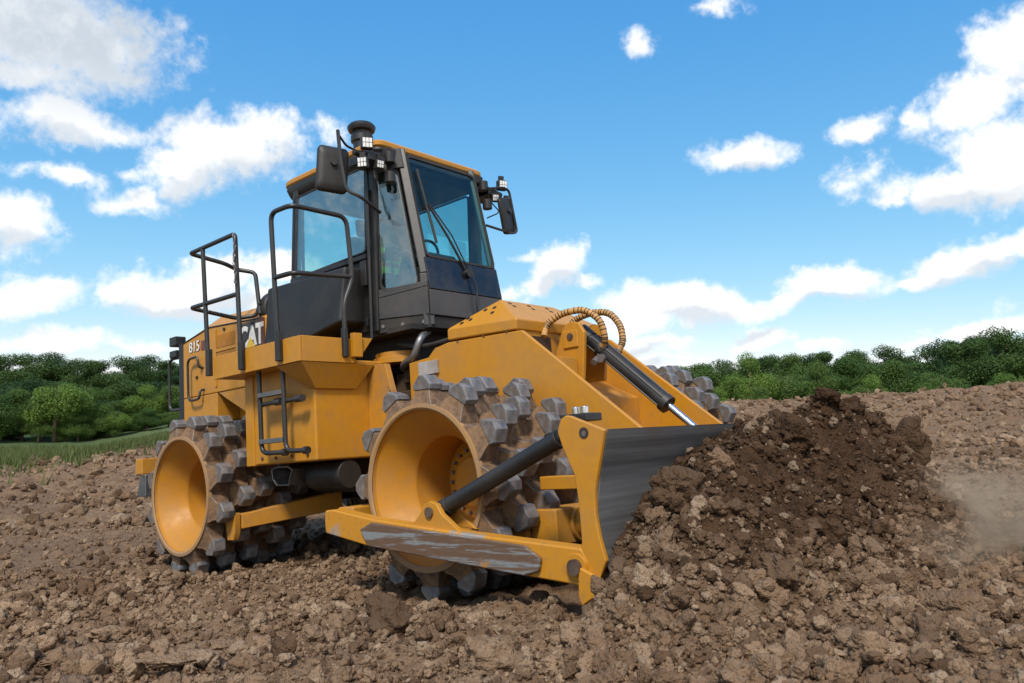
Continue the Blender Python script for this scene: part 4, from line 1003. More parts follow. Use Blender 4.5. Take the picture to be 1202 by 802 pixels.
# ------------------------------------------------------------------ scattered clods: instanced lumps (uncountable)
def clod_tree():
    ng = bpy.data.node_groups.new('clod_scatter', 'GeometryNodeTree')
    ng.interface.new_socket('Geometry', in_out='INPUT', socket_type='NodeSocketGeometry'); ng.interface.new_socket('Geometry', in_out='OUTPUT', socket_type='NodeSocketGeometry')
    N = ng.nodes; L = ng.links
    gi = N.new('NodeGroupInput'); go = N.new('NodeGroupOutput'); m2p = N.new('GeometryNodeMeshToPoints'); iop = N.new('GeometryNodeInstanceOnPoints'); gti = N.new('GeometryNodeGeometryToInstance')
    for k in range(7)[::-1]:
        ico = N.new('GeometryNodeMeshIcoSphere'); ico.inputs['Subdivisions'].default_value = 3 if k < 4 else 4
        pos = N.new('GeometryNodeInputPosition'); sp = N.new('GeometryNodeSetPosition')
        n1 = N.new('ShaderNodeTexNoise'); n1.noise_dimensions = '4D'; n1.inputs['W'].default_value = 3.7*k+1; n1.inputs['Scale'].default_value = .85; n1.inputs['Detail'].default_value = 4; n1.inputs['Roughness'].default_value = .62
        vo = N.new('ShaderNodeTexVoronoi'); vo.voronoi_dimensions = '4D'; vo.inputs['W'].default_value = 5.1*k+2; vo.inputs['Scale'].default_value = 1.05
        add = N.new('ShaderNodeMath'); add.operation = 'MULTIPLY_ADD'; add.inputs[1].default_value = 1.35; add.inputs[2].default_value = .13
        v2 = N.new('ShaderNodeMath'); v2.operation = 'MULTIPLY_ADD'; v2.inputs[1].default_value = -.30
        sc = N.new('ShaderNodeVectorMath'); sc.operation = 'SCALE'
        L.new(n1.outputs[0], add.inputs[0]); L.new(vo.outputs['Distance'], v2.inputs[0]); L.new(add.outputs[0], v2.inputs[2])
        L.new(pos.outputs[0], sc.inputs[0]); L.new(v2.outputs[0], sc.inputs['Scale'])
        L.new(ico.outputs[0], sp.inputs['Geometry']); L.new(sc.outputs[0], sp.inputs['Position'])
        sm = N.new('GeometryNodeSetShadeSmooth'); L.new(sp.outputs[0], sm.inputs['Geometry'])
        mt = N.new('GeometryNodeSetMaterial'); mt.inputs['Material'].default_value = M['clod']; L.new(sm.outputs[0], mt.inputs['Geometry']); L.new(mt.outputs[0], gti.inputs[0])
    def at(nm, ty, sock):
        a = N.new('GeometryNodeInputNamedAttribute'); a.data_type = ty; a.inputs['Name'].default_value = nm; L.new(a.outputs['Attribute'], iop.inputs[sock])
    at('rot', 'FLOAT_VECTOR', 'Rotation'); at('scl', 'FLOAT_VECTOR', 'Scale'); at('var', 'INT', 'Instance Index')
    iop.inputs['Pick Instance'].default_value = True
    L.new(gi.outputs[0], m2p.inputs[0]); L.new(m2p.outputs[0], iop.inputs['Points']); L.new(gti.outputs[0], iop.inputs['Instance']); L.new(iop.outputs[0], go.inputs[0])
    return ng
CT = clod_tree()
def scatter(name, P, size, moist_, label):
    n = len(P); me = bpy.data.meshes.new(name); me.vertices.add(n); me.vertices.foreach_set('co', P.astype(np.float32).ravel()); me.update()
    rot = rng.uniform(-PI, PI, (n, 3)); scl = size[:, None]*rng.uniform(.68, 1.25, (n, 3)); var = np.where(size > .028, rng.integers(4, 7, n), rng.integers(0, 4, n))
    for nm, ty, key, val in (('rot', 'FLOAT_VECTOR', 'vector', rot), ('scl', 'FLOAT_VECTOR', 'vector', scl), ('var', 'INT', 'value', var), ('moist', 'FLOAT', 'value', moist_), ('tone', 'FLOAT', 'value', rng.random(n))):
        a = me.attributes.new(nm, ty, 'POINT'); a.data.foreach_set(key, np.ascontiguousarray(val, dtype=np.int32 if ty == 'INT' else np.float32).ravel())
    me.materials.append(M['clod'])
    o = bpy.data.objects.new(name, me); COL.objects.link(o); md = o.modifiers.new('scatter', 'NODES'); md.node_group = CT; o['kind'] = 'stuff'; o['label'] = label
    return o
def ring_pts(n, r0, r1, half, pw):
    u = rng.random(n); r = (r0**pw+u*(r1**pw-r0**pw))**(1/pw); a = rng.uniform(-half, half, n); return CAMW[0]+np.sin(a)*r, CAMW[1]+np.cos(a)*r, r
pts, sz = [], []
for (n, r0, r1, half, pw, lo, hi, ex) in ((42000, 2.6, 7.5, .78, 1.35, .0065, .075, 2.35), (20000, 6.5, 14, .72, 1.4, .012, .085, 2.3), (13000, 13, 30, .70, 1.3, .025, .15, 2.2), (10000, 28, 47, .70, 1.4, .04, .2, 2.2), (1500, 2, 12, PI, 1.5, .02, .08, 2.2)):
    x, y, r = ring_pts(n, r0, r1, half, pw)
    # power-law sizes, patchy
    q = rng.random(n); s_ = lo*(1-q*(1-(lo/hi)**(ex-1)))**(-1/(ex-1))
    s_ *= .75+.9*np.clip(vnoise(x*1.1, y*1.1, 91), 0, 1)**2
    m = to_mach(np.stack([x, y, plane_z(x, y)], -1)); keep = ~((np.abs(m[:, 0]-1.0) < .9) & (np.abs(m[:, 1]) < 1.7))
    keep &= ~((m[:, 0] > 1.5) & (m[:, 0] < 2.8) & (np.abs(m[:, 1]) < 1.9))
    for cx in (0, -3.39): keep &= ~((np.abs(m[:, 0]-cx) < .5) & (np.abs(np.abs(m[:, 1])-1.18) < .56))
    x, y, s_, r = x[keep], y[keep], s_[keep], r[keep]
    z = ground_z(x, y)+s_*.42
    kp = rng.random(len(x)) < .30+1.1*np.clip(fbm(x*.55, y*.55, 3, 15)+.5, 0, 1)**1.5
    pts.append(np.stack([x, y, z], -1)[kp]); sz.append(s_[kp])
P = np.concatenate(pts); S_ = np.concatenate(sz)
mm_ = to_mach(np.stack([P[:, 0], P[:, 1], plane_z(P[:, 0], P[:, 1])], -1))
mo = np.clip(rng.normal(.10, .2, len(P))+.40*np.exp(-((mm_[:, 0]-2.7)/.6)**2-((mm_[:, 1]-.4)/1.1)**2), 0, 1)
scatter('clod_rubble', P, S_, mo, 'loose dry clods and stones covering the field')
# clods on the heap
n = 30000; x = rng.uniform(1.42, 3.3, n); y = rng.uniform(-3.0, 2.9, n); hz = heap_z(x, y)
q = rng.random(n); s_ = .0075*(1-q*(1-(.0075/.085)**1.3))**(-1/1.3)
bl = np.interp(np.clip(hz, .06, .975), [.06, .18, .30, .42, .54, .64, .73, .84, .975], [1.70, 1.63, 1.575, 1.545, 1.532, 1.54, 1.56, 1.595, 1.635])
w_ = np.clip((hz-.25)/.3, 0, 1)*np.clip((y+1.75)/.6, 0, 1)         # few, finer crumbs on the fresh dark soil
bl = np.where(np.abs(y) < 1.9, bl, 1.45)
keep = (hz > -.03) & (x > bl+s_+.01) & (rng.random(n) > .30*w_); s_ = s_*(1-.22*w_)
x, y, hz, s_, w_ = x[keep], y[keep], hz[keep], s_[keep], w_[keep]
l0 = to_world(np.stack([x, y, 0*x], -1)); dl = base_z(l0[:, 0], l0[:, 1])-plane_z(l0[:, 0], l0[:, 1])
Ph = to_world(np.stack([x, y, hz+dl+s_*.42], -1))
scatter('heap_rubble', Ph, s_, np.clip(.04+.45*np.clip((hz-.05)/.3, 0, 1)+.55*w_+rng.normal(0, .26, len(x)), 0, 1), 'clods and crumbs of soil lying on the heap')

# larger clods one can point at
def big_clod(name, pos, dims, rot, seed, moistv, label, cat='clod', flat=.0):
    bm = bmesh.new(); bmesh.ops.create_icosphere(bm, subdivisions=5, radius=1)
    off = Vector((seed*3.1, seed*7.7, seed*1.3))
    for v in bm.verts:
        p = v.co.copy(); n = mnoise.fractal(p*.9+off, .9, 2.1, 5, noise_basis='PERLIN_ORIGINAL'); vd = mnoise.voronoi(p*1.25+off)[0][0]; n3 = mnoise.noise(p*7+off)+.7*mnoise.noise(p*15+off)
        v.co = p*(.92+.42*n+.32*(.45-vd)+.06*n3)
    me = bpy.data.meshes.new(name); bm.to_mesh(me); bm.free(); me.materials.append(M['soil']); me.shade_smooth()
    for an, av in (('moist', moistv), ('big', 1.)):
        a = me.attributes.new(an, 'FLOAT', 'POINT'); a.data.foreach_set('value', np.full(len(me.vertices), av, np.float32))
    o = bpy.data.objects.new(name, me); COL.objects.link(o)
    o.matrix_world = Matrix.Translation(Vector(pos)) @ Matrix.Rotation(rot[2], 4, 'Z') @ Matrix.Rotation(rot[1], 4, 'Y') @ Matrix.Rotation(rot[0], 4, 'X') @ Matrix.Diagonal((dims[0], dims[1], dims[2], 1))
    tag(o, label, cat)
def on_heap(x, y, up=0.):
    z = float(heap_z(np.array([x]), np.array([y]))[0]); return to_world(np.array([x, y, z+up]))
def on_ground(x, y, up=0.):
    w = to_world(np.array([x, y, 0.])); return np.array([w[0], w[1], float(ground_z(np.array([w[0]]), np.array([w[1]]))[0])+up])
for (pos, dims, rot, sd, mv, lab) in (
    (on_heap(1.84, -1.50, .08), (.17, .17, .13), (.2, .3, .5), 1, .75, 'large dark clod resting against the blade on the near edge of the heap'),
    (on_heap(1.93, -1.18, .01), (.075, .09, .07), (.5, .1, 1.2), 2, .25, 'pale clod just right of the large dark clod against the blade'),
    (on_heap(2.10, -.52, .05), (.12, .11, .10), (.1, .6, .2), 3, .95, 'dark clod on the heap crest nearest to the far end of the blade'),
    (on_heap(2.14, .02, -.03), (.10, .10, .07), (.4, .2, 2.), 4, 1., 'dark crumbly clod at the highest point of the heap crest'),
    (on_heap(2.12, .52, -.03), (.11, .12, .10), (.1, .2, 2.6), 5, 1., 'dark clod on the heap crest just right of its highest point'),
    (on_heap(2.20, 1.50, .03), (.10, .17, .27), (.5, .15, .4), 6, .8, 'tall slab-like clod tumbling down the right shoulder of the heap'),
    (on_heap(2.42, -1.05, .02), (.13, .10, .08), (.2, .9, .9), 7, .95, 'flat dark clod bulging from the middle of the heap face'),
    (on_heap(2.45, -1.75, .02), (.10, .11, .07), (.2, .5, .1), 8, .6, 'brown clod half buried low on the left flank of the heap'),
    (on_ground(.52, -2.42, .07), (.16, .17, .13), (.3, .1, .7), 9, .75, 'dark angular clod lying in front of the front drum'),
    (on_ground(2.62, -2.55, .05), (.14, .10, .08), (.1, .3, 1.0), 10, .1, 'long pale clod lying at the near foot of the heap'),
    (on_ground(1.55, -2.72, .05), (.15, .12, .11), (.1, .1, .3), 12, .25, 'rounded brown clod in the foreground below the blade corner'),
    (on_ground(3.00, -1.10, .04), (.16, .10, .08), (.1, .2, 2.2), 13, .3, 'pale flat clod on the ground right of the heap face'),
    (on_ground(-1.0, -3.25, .02), (.16, .12, .05), (.0, .1, .8), 14, .0, 'flat pale stone lying alone on the ground in front of the rear drum'),
    (on_ground(.25, -3.46, .03), (.20, .09, .03), (.05, .1, .9), 16, .0, 'long flat smeared slab of pale soil at the bottom left of the picture'),
    (on_ground(-.60, -3.55, .03), (.24, .10, .03), (.0, .06, 1.0), 17, .1, 'flat smeared soil slab further left than the long pale one'),
    (on_ground(.02, -3.10, .03), (.17, .07, .03), (.06, .1, .8), 18, .0, 'narrow pale soil slab just behind the long flat one at the bottom left'),
    (on_ground(2.9, -2.0, .04), (.10, .12, .08), (.4, .2, 1.8), 15, .1, 'pale broken clod between the heap and the right foreground')):
    big_clod('clod', pos, dims, rot, sd, mv, lab)

# ------------------------------------------------------------------ trees
def crown_mesh(name, seed, mat, nlob=9, nleaf=20000, leaf=.165, base=.02):
    """unit crown (about 1 wide, z from base to 1): leaf faces spread through overlapping lobes"""
    r = np.random.default_rng(seed); C = []; 
    for k in range(nlob):
        h = r.uniform(.0, 1)**.8; a = r.uniform(0, 2*PI); wid = .34*math.sin(PI*(.18+.72*h))
        C.append((wid*math.cos(a)*r.uniform(.4, 1), wid*math.sin(a)*r.uniform(.4, 1), base+.14+(.80-base)*h, r.uniform(.13, .23)*(1.1-.35*h)))
    C.append((0, 0, .55, .26)); C = np.array(C)
    w = C[:, 3]**2; idx = r.choice(len(C), nleaf, p=w/w.sum()); d = r.normal(size=(nleaf, 3)); d /= np.linalg.norm(d, axis=1)[:, None]
    rad = C[idx, 3]*(r.random(nleaf)**.30)*r.uniform(.82, 1.14, nleaf)
    p = C[idx, :3]+d*rad[:, None]*np.array([1, 1, .88])
    p = p[p[:, 2] > base*.4]; n_ = len(p); d = d[:n_]
    nrm = d*.7+r.normal(size=(n_, 3))*.55+np.array([0, 0, .35]); nrm /= np.linalg.norm(nrm, axis=1)[:, None]
    t = np.cross(nrm, r.normal(size=(n_, 3))); t /= np.linalg.norm(t, axis=1)[:, None]; b = np.cross(nrm, t)
    s = leaf*.1*r.uniform(.55, 1.25, n_)[:, None]
    V = np.stack([p-t*s*.5-b*s*.1, p+b*s*.55-nrm*s*.12, p+t*s*.6+b*s*.15, p-b*s*.5-nrm*s*.1], 1).reshape(-1, 3)
    me = bpy.data.meshes.new(name); me.vertices.add(len(V)); me.vertices.foreach_set('co', V.ravel().astype(np.float32))
    q = np.arange(len(V), dtype=np.int32); me.loops.add(len(q)); me.loops.foreach_set('vertex_index', q)
    me.polygons.add(n_); me.polygons.foreach_set('loop_start', q[::4].copy()); me.polygons.foreach_set('loop_total', np.full(n_, 4, np.int32)); me.update(calc_edges=True)
    me.materials.append(M[mat]); return me, C
def trunk_mesh(name, C, seed):
    r = np.random.default_rng(seed); g = G(); g.tube([(0, 0, -.04), (.01, .0, .2), (.0, .01, .45), (.01, 0, .78)], [.030, .022, .016, .006], 8)
    for c_ in C[:7]:
        z0 = min(.5, max(.12, c_[2]*.55)); g.tube([(0, 0, z0), (c_[0]*.5, c_[1]*.5, (z0+c_[2])*.52), tuple(c_[:3])], [.010, .007, .003], 6)
    me = bpy.data.meshes.new(name); me.from_pydata(g.v, [], g.f); me.materials.append(M['bark']); me.shade_smooth(); return me
kinds = []
for k, (mat, nl, sd) in enumerate((('leaf_dark', 9, 1), ('leaf_dark', 12, 2), ('leaf_mid', 9, 3), ('leaf_mid', 12, 4), ('leaf_pale', 8, 5), ('leaf_pale', 11, 6), ('leaf_mid', 7, 7))):
    me, C = crown_mesh('crown', 100+sd, mat, nl); kinds.append((me, trunk_mesh('trunk', C, sd)))
def tree(u, r, h, wd, k, label, group=None, name='tree'):
    d = pix_dir(u, 480); a = math.atan2(d[0], d[1]); x, y = CAMW[0]+math.sin(a)*r, CAMW[1]+math.cos(a)*r; z = float(meadow_z(x, y))
    t = thing(name, label, name, group)
    t.matrix_world = Matrix.Translation((x, y, z-.2)) @ Matrix.Rotation(rng.uniform(0, 6.28), 4, 'Z') @ Matrix.Diagonal((wd*1.25, wd*1.25, h, 1))
    for nm, me in (('crown', kinds[k][0]), ('trunk', kinds[k][1])):
        o = bpy.data.objects.new(nm, me); COL.objects.link(o); o.parent = t
def topv(v): return (498-v)/926.
def grow(us, r, vt, kk, wd, label, group, jit=6):
    for u in us:
        rr = r*rng.uniform(.96, 1.05); v = vt(u)+rng.uniform(-jit, jit); x = float(np.hypot(u-601, FPX))/FPX
        d = pix_dir(u, 480); a = math.atan2(d[0], d[1]); z0 = float(meadow_z(CAMW[0]+math.sin(a)*rr, CAMW[1]+math.cos(a)*rr))
        h = max(2.2, CAMW[2]+topv(v)*rr/x-z0)
        tree(u+rng.uniform(-8, 8), rr, h*1.06, wd*rng.uniform(.85, 1.2), kk[rng.integers(len(kk))], label, group)
vL = lambda u: np.interp(u, [-300, 0, 60, 120, 215, 560], [412, 417, 421, 424, 428, 440])
vR = lambda u: np.interp(u, [640, 780, 850, 930, 1010, 1080, 1120, 1170, 1202, 1500], [440, 436, 430, 419, 416, 413, 402, 394, 396, 385])
GL, GR = 'trees of the wooded slope on the left', 'trees of the wood beyond the field on the right'
grow(range(-300, 640, 26), 132, vL, (0, 1), 9.0, 'dark green tree high on the wooded slope behind and left of the compactor', GL, 5)
grow(range(-280, 640, 32), 108, lambda u: vL(u)+24, (0, 2, 1, 3), 8.5, 'green tree halfway up the wooded slope on the left', GL, 8)
grow(range(-120, 350, 26), 99, lambda u: vL(u)+46, (2, 3, 0, 1), 7.5, 'green tree in the lower rows of the wooded slope on the left', GL, 8)
for (u, r, h, wd, k, lab) in ((66, 87, 6.6, 6.4, 4, 'broad pale green tree at the foot of the wooded slope on the left'), (28, 89, 5.2, 5.0, 3, 'mid green tree left of the broad pale tree at the slope foot'),
    (108, 89, 4.9, 4.6, 5, 'smaller pale green tree right of the broad pale tree at the slope foot'), (135, 92, 3.4, 3.8, 6, 'low bushy green tree left of the loose pale tree by the rear drum'),
    (168, 93, 4.6, 4.6, 5, 'loose pale tree standing at the slope foot just left of the rear drum'), (198, 94, 4.4, 5.0, 3, 'green tree at the slope foot partly hidden by the hood'),
    (-22, 88, 5.6, 5.6, 2, 'green tree at the very left edge of the slope foot')):
    tree(u, r, h, wd, k, lab)
grow(range(640, 1420, 27), 122, lambda u: vR(u), (0, 1, 0, 3), 8.0, 'dark green tree at the back of the wood on the right', GR, 5)
grow(range(655, 1400, 33), 92, lambda u: vR(u)+10, (0, 1, 3, 2), 7.0, 'green tree in the middle of the wood on the right', GR, 7)
for (u, r, vt, wd, k, lab) in ((822, 75, 433, 5.0, 3, 'narrow pale green tree rising right behind the far front drum'), (862, 75, 431, 4.2, 4, 'pale green rounded tree beyond the far end of the blade'),
    (882, 72, 420, 4.2, 5, 'tallest pale green tree at the near end of the wood on the right'), (925, 74, 427, 5.2, 2, 'greyish green spreading tree in front of the dark wood above the heap'),
    (962, 73, 430, 4.2, 6, 'mid green tree between the spreading tree and the bushes above the heap'), (1000, 70, 449, 3.4, 4, 'low pale green bush at the field edge above the heap crest'), (1022, 70, 445, 3.2, 5, 'second low pale green bush at the field edge right of the heap crest'),
    (1062, 73, 422, 5.0, 3, 'full green tree at the front of the wood over the bare field'), (1108, 74, 424, 4.6, 2, 'green tree under the dark tall tree at the right'), (1135, 84, 400, 7.5, 0, 'tall dark tree standing above the rest near the right edge'),
    (1178, 88, 391, 8.5, 1, 'tallest dark broad tree at the right edge of the wood'), (1195, 71, 430, 4.4, 4, 'pale green tree at the right edge of the picture')):
    d = pix_dir(u, 480); a = math.atan2(d[0], d[1]); x = math.hypot(u-601, FPX)/FPX
    z0 = float(meadow_z(CAMW[0]+math.sin(a)*r, CAMW[1]+math.cos(a)*r)); tree(u, r, CAMW[2]+topv(vt)*r/x-z0+.3, wd, k, lab)

# shrubs closing the foot of the woods
for i, u in enumerate(range(-60, 330, 17)):
    tree(u+rng.uniform(-6, 6), rng.uniform(86, 92), rng.uniform(1.6, 3.0), rng.uniform(2.4, 3.8), (2, 3, 4, 5, 6)[i % 5], 'leafy shrub closing the foot of the wooded slope on the left', 'shrubs at the foot of the slope on the left', 'shrub')
for i, u in enumerate(range(800, 1300, 24)):
    tree(u+rng.uniform(-8, 8), rng.uniform(67, 72), rng.uniform(2.6, 3.6), rng.uniform(2.6, 3.8), (2, 3, 5, 4, 6)[i % 5], 'leafy shrub along the foot of the wood on the right', 'shrubs along the wood on the right', 'shrub')
# tall grass of the meadow
n = 9000; a = rng.uniform(-.72, -.30, n); r = rng.uniform(36, 82, n); x, y = CAMW[0]+np.sin(a)*r, CAMW[1]+np.cos(a)*r; z = meadow_z(x, y)
g = G(); vs = []; fs = []
for i in range(n):
    for k in range(4):
        t = rng.uniform(0, 6.28); w = rng.uniform(.03, .07); h = rng.uniform(.2, .55); ox, oy = rng.uniform(-.25, .25, 2); lx, ly = rng.uniform(-.15, .15, 2); b = len(vs)
        vs += [(x[i]+ox-w*math.cos(t), y[i]+oy-w*math.sin(t), z[i]-.1), (x[i]+ox+w*math.cos(t), y[i]+oy+w*math.sin(t), z[i]-.1), (x[i]+ox+lx, y[i]+oy+ly, z[i]+h)]; fs.append((b, b+1, b+2))
g.v = vs; g.f = fs; g.mi = [0]*len(fs)
n2_ = 2600; a = rng.uniform(-.74, -.36, n2_); re_ = np.interp(a, eaz, erd); r = re_+rng.exponential(1.6, n2_)*rng.choice([-1, 1], n2_)*.8+.6
x, y = CAMW[0]+np.sin(a)*r, CAMW[1]+np.cos(a)*r; z = base_z(x, y)      # weeds straggling along the edge of the soil
for i in range(n2_):
    for k in range(4):
        t_ = rng.uniform(0, 6.28); w_2 = rng.uniform(.02, .05); h = rng.uniform(.12, .5); ox, oy = rng.uniform(-.2, .2, 2); lx, ly = rng.uniform(-.2, .2, 2); b = len(vs)
        vs += [(x[i]+ox-w_2*math.cos(t_), y[i]+oy-w_2*math.sin(t_), z[i]-.1), (x[i]+ox+w_2*math.cos(t_), y[i]+oy+w_2*math.sin(t_), z[i]-.1), (x[i]+ox+lx, y[i]+oy+ly, z[i]+h)]; fs.append((b, b+1, b+2))
me = bpy.data.meshes.new('tall_grass'); me.from_pydata(vs, [], fs); me.materials.append(M['weed']); o = bpy.data.objects.new('tall_grass', me); COL.objects.link(o); o['kind'] = 'stuff'; o['label'] = 'tall grass growing in the meadow below the wooded slope'

# ------------------------------------------------------------------ dust drifting off the right of the heap
def dust(cen, rad, dens, seed):
    m = bpy.data.materials.new('airborne_dust'); m.use_nodes = True; m.node_tree.nodes.clear(); t = NT(m)
    o = t.node('ShaderNodeOutputMaterial'); v = t.node('ShaderNodeVolumePrincipled'); v.inputs['Color'].default_value = (1., .74, .50, 1); v.inputs['Anisotropy'].default_value = .2
    co = objcoord(t); ln = t.vmath('LENGTH', co).outputs['Value']; n = t.noise(1.9, 4, .6, co, dist=.4)
    d = t.math('MULTIPLY', t.sstep(ln, 1., .0), t.sstep(n, .36, .74)); t.l.new(t.math('MULTIPLY', d, dens), v.inputs['Density']); t.l.new(v.outputs[0], o.inputs['Volume'])
    g = G(); me = bpy.data.meshes.new('dust'); bm = bmesh.new(); bmesh.ops.create_icosphere(bm, subdivisions=3, radius=1); bm.to_mesh(me); bm.free(); me.materials.append(m)
    ob = bpy.data.objects.new('dust', me); COL.objects.link(ob); ob.matrix_world = MM @ Matrix.Translation(cen) @ Matrix.Rotation(.5, 4, 'Z') @ Matrix.Diagonal((*rad, 1)); ob['kind'] = 'stuff'; ob['label'] = 'thin puff of dust drifting beside the heap'
dust((2.88, .55, .24), (.62, 1.1, .50), 5.2, 1)
dust((2.75, -.35, .16), (.42, .55, .26), 2.6, 2)

# ------------------------------------------------------------------ sky with cumulus clouds, sun
SUN_EL, SUN_AZ = math.radians(51), math.radians(-168)     # azimuth from +Y towards +X (behind-left of the camera)
w = bpy.data.worlds.new('World'); scene.world = w; w.use_nodes = True; t = NT(w); t.n.clear()
out = t.node('ShaderNodeOutputWorld'); bg = t.node('ShaderNodeBackground'); t.l.new(bg.outputs[0], out.inputs[0]); bg.inputs[1].default_value = .15
sky = t.node('ShaderNodeTexSky'); sky.sky_type = 'NISHITA'; sky.sun_disc = False; sky.sun_elevation = SUN_EL; sky.sun_rotation = SUN_AZ; sky.air_density = 1.0; sky.dust_density = .2; sky.ozone_density = 1.6; sky.altitude = 200
direc = t.node('ShaderNodeTexCoord').outputs['Generated']
CLOUDS = [ # u, v, half width, half height, weight
 (30, 28, 140, 56, 1.0), (120, 58, 52, 24, .85), (20, 85, 70, 22, .7), (62, 140, 58, 24, .75), (118, 152, 44, 11, .5),
 (255, 172, 62, 34, 1.), (215, 198, 40, 26, .95), (312, 160, 38, 24, .8), (205, 222, 26, 14, .6), (155, 238, 32, 11, .5), (80, 210, 34, 9, .5), (150, 205, 14, 8, .4),
 (18, 262, 46, 28, .9), (38, 345, 64, 26, .85), (60, 398, 85, 17, .7), (165, 408, 40, 9, .5),
 (205, 342, 70, 26, 1.), (145, 348, 30, 20, .8), (265, 325, 52, 26, 1.), (330, 318, 40, 22, .8), (320, 360, 50, 20, .8),
 (662, 312, 34, 28, 1.), (640, 335, 24, 14, .8), (700, 330, 16, 8, .5), (620, 300, 14, 8, .4), (752, 55, 15, 14, .45), (390, 155, 22, 12, .35),
 (870, 186, 42, 17, .8), (1012, 146, 28, 14, .8), (1066, 142, 12, 15, .5), (1005, 208, 20, 12, .35), (850, 3, 26, 6, .35), (990, 225, 12, 12, .3),
 (1190, 60, 36, 40, 1.), (1140, 118, 46, 26, 1.), (1185, 168, 62, 34, 1.), (1125, 218, 72, 24, 1.), (1180, 215, 50, 26, .9), (1048, 240, 24, 8, .5),
 (800, 358, 80, 28, 1.), (872, 362, 58, 20, .95), (750, 380, 44, 22, .9), (978, 332, 58, 20, .95), (925, 352, 34, 12, .75), 
 (1110, 318, 52, 22, 1.), (1160, 300, 52, 24, 1.), (1195, 288, 36, 18, .9), (1060, 335, 34, 10, .7), (890, 402, 34, 14, .85), (960, 408, 26, 9, .7), (765, 408, 46, 14, .7), (1145, 390, 55, 14, .95), (1190, 380, 40, 12, .9), (1080, 405, 40, 8, .5), (760, 425, 60, 8, .5), (590, 348, 34, 10, .5),
 (1350, 200, 120, 60, .9), (1320, 360, 110, 30, .9), (-150, 250, 110, 50, .9), (-180, 380, 120, 36, .9), (300, -160, 110, 60, .8), (900, -200, 160, 70, .8)]
ng = bpy.data.node_groups.new('cloud_field', 'ShaderNodeTree'); ng.interface.new_socket('Vector', in_out='INPUT', socket_type='NodeSocketVector'); ng.interface.new_socket('Value', in_out='OUTPUT', socket_type='NodeSocketFloat'); 
class W_: pass
hold = W_(); hold.node_tree = ng; q = NT(hold); gi = q.node('NodeGroupInput').outputs[0]; go = q.node('NodeGroupOutput')
acc = None
for (u, v, hw, hh, wt) in CLOUDS:
    hw, hh = (hw*.95, hh*.88) if v > 270 else (hw*1.12, hh*1.14)
    c_ = pix_dir(u, v); rt = np.cross(c_, [0, 0, 1.]); rt /= np.linalg.norm(rt); up = np.cross(rt, c_)
    px = np.linalg.norm([u-601, v-401, FPX]); kx, ky = px/hw, px/hh
    a = q.vmath('DOT_PRODUCT', gi, tuple(rt*kx*.86)).outputs['Value']; b = q.vmath('DOT_PRODUCT', gi, tuple(up*ky*.86)).outputs['Value']; f = q.vmath('DOT_PRODUCT', gi, tuple(c_)).outputs['Value']
    d2 = q.math('MULTIPLY_ADD', a, a, q.math('MULTIPLY', b, b)); val = q.math('MULTIPLY', q.math('SUBTRACT', 1., q.math('SQRT', d2)), wt*.9)
    val = q.math('MULTIPLY', q.math('ADD', val, .6), q.math('GREATER_THAN', f, 0.)); 
    acc = val if acc is None else q.node('ShaderNodeMath', operation='SMOOTH_MAX', inp={0: acc, 1: val, 2: .12}).outputs[0]
# loose clouds over the rest of the sky
n = q.noise(1.6, 5, .55, gi); z = q.node('ShaderNodeSeparateXYZ', inp={0: gi}).outputs
away = q.math('MAXIMUM', q.sstep(z[1], .55, .2), q.sstep(z[2], .55, .75))
acc = q.math('MAXIMUM', acc, q.math('MULTIPLY', q.math('MULTIPLY_ADD', n, 4.6, -1.55), away)); q.l.new(acc, go.inputs[0])
def field(vec):
    g_ = t.node('ShaderNodeGroup', node_tree=ng); t.l.new(vec, g_.inputs[0]); return g_.outputs[0]
n1 = t.noise(9, 5, .6, direc, out=1); n2 = t.noise(30, 5, .6, direc); n3 = t.noise(95, 4, .6, direc)
wv = t.vmath('ADD', direc, t.vmath('MULTIPLY', t.vmath('SUBTRACT', n1, (.5, .5, .5)).outputs[0], (.085, .085, .075)).outputs[0]).outputs[0]
det = t.math('MULTIPLY_ADD', t.math('SUBTRACT', n2, .5), 1.15, t.math('MULTIPLY', t.math('SUBTRACT', n3, .5), .42))
dens = t.math('SUBTRACT', t.math('ADD', field(wv), det), .6)
cov = t.sstep(dens, -.16, .46)
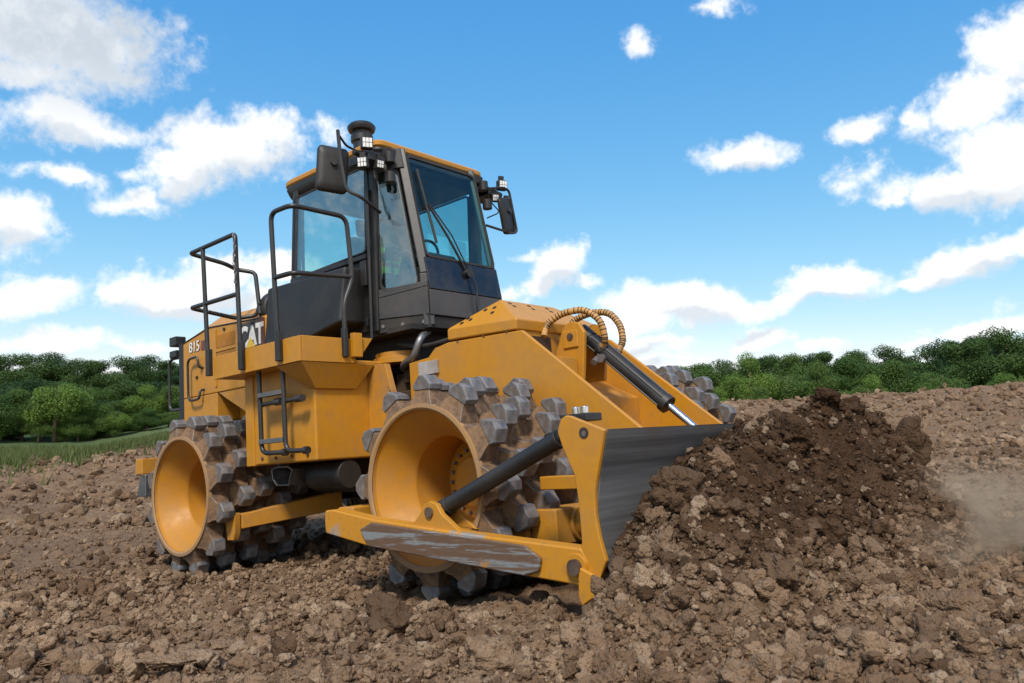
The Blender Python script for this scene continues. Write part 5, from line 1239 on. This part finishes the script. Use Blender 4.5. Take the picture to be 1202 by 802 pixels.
# underside shading: cloud above this direction and none below it -> its flat grey base
above = t.math('SUBTRACT', t.math('MULTIPLY_ADD', det, .25, field(t.vmath('ADD', wv, (-.006, 0, .026)).outputs[0])), .6)
below = t.math('SUBTRACT', t.math('MULTIPLY_ADD', det, .25, field(t.vmath('ADD', wv, (.004, 0, -.024)).outputs[0])), .6)
sh = t.math('MULTIPLY', t.sstep(above, .05, .45), t.sstep(below, .34, -.10)); elev = t.node('ShaderNodeSeparateXYZ', inp={0: direc}).outputs
big = t.math('MULTIPLY', t.sstep(elev[2], .28, .40), t.sstep(elev[0], -.30, -.42))      # the thick cloud overhead at the left
sh = t.math('MAXIMUM', t.math('MULTIPLY', sh, .70), t.math('MULTIPLY', big, t.sstep(n2, .25, .6, .6, 1.)))
ccol = t.mix(sh, (6.0, 6.0, 6.0, 1), (3.2, 3.6, 4.05, 1))
# the clear sky
sp_ = t.node('ShaderNodeSeparateColor'); t.l.new(sky.outputs[0], sp_.inputs[0])
cb_ = t.node('ShaderNodeCombineColor')                          # a drier, bluer summer sky than the stock one
for i_, (k_, g_) in enumerate(((.43, 1.40), (1.17, .77), (2.6, .37))): t.l.new(t.math('MULTIPLY', t.math('POWER', sp_.outputs[i_], g_), k_), cb_.inputs[i_])
skyc = cb_.outputs[0]
t.l.new(t.mix(cov, skyc, ccol), bg.inputs[0])
sl = bpy.data.lights.new('sun', 'SUN'); sl.energy = 3.1; sl.angle = math.radians(11); sl.color = (1, .92, .80); so = bpy.data.objects.new('sun', sl); COL.objects.link(so)
sd = Vector((math.sin(SUN_AZ)*math.cos(SUN_EL), math.cos(SUN_AZ)*math.cos(SUN_EL), math.sin(SUN_EL))); so.rotation_euler = sd.to_track_quat('Z', 'Y').to_euler()
vs_ = scene.view_settings; vs_.view_transform = 'Standard'; vs_.look = 'None'; vs_.exposure = 0.365; vs_.gamma = 1.; vs_.use_curve_mapping = False
scene.cycles.use_denoising = True; scene.cycles.max_bounces = 8; scene.cycles.transparent_max_bounces = 12; scene.cycles.volume_step_rate = 2.0
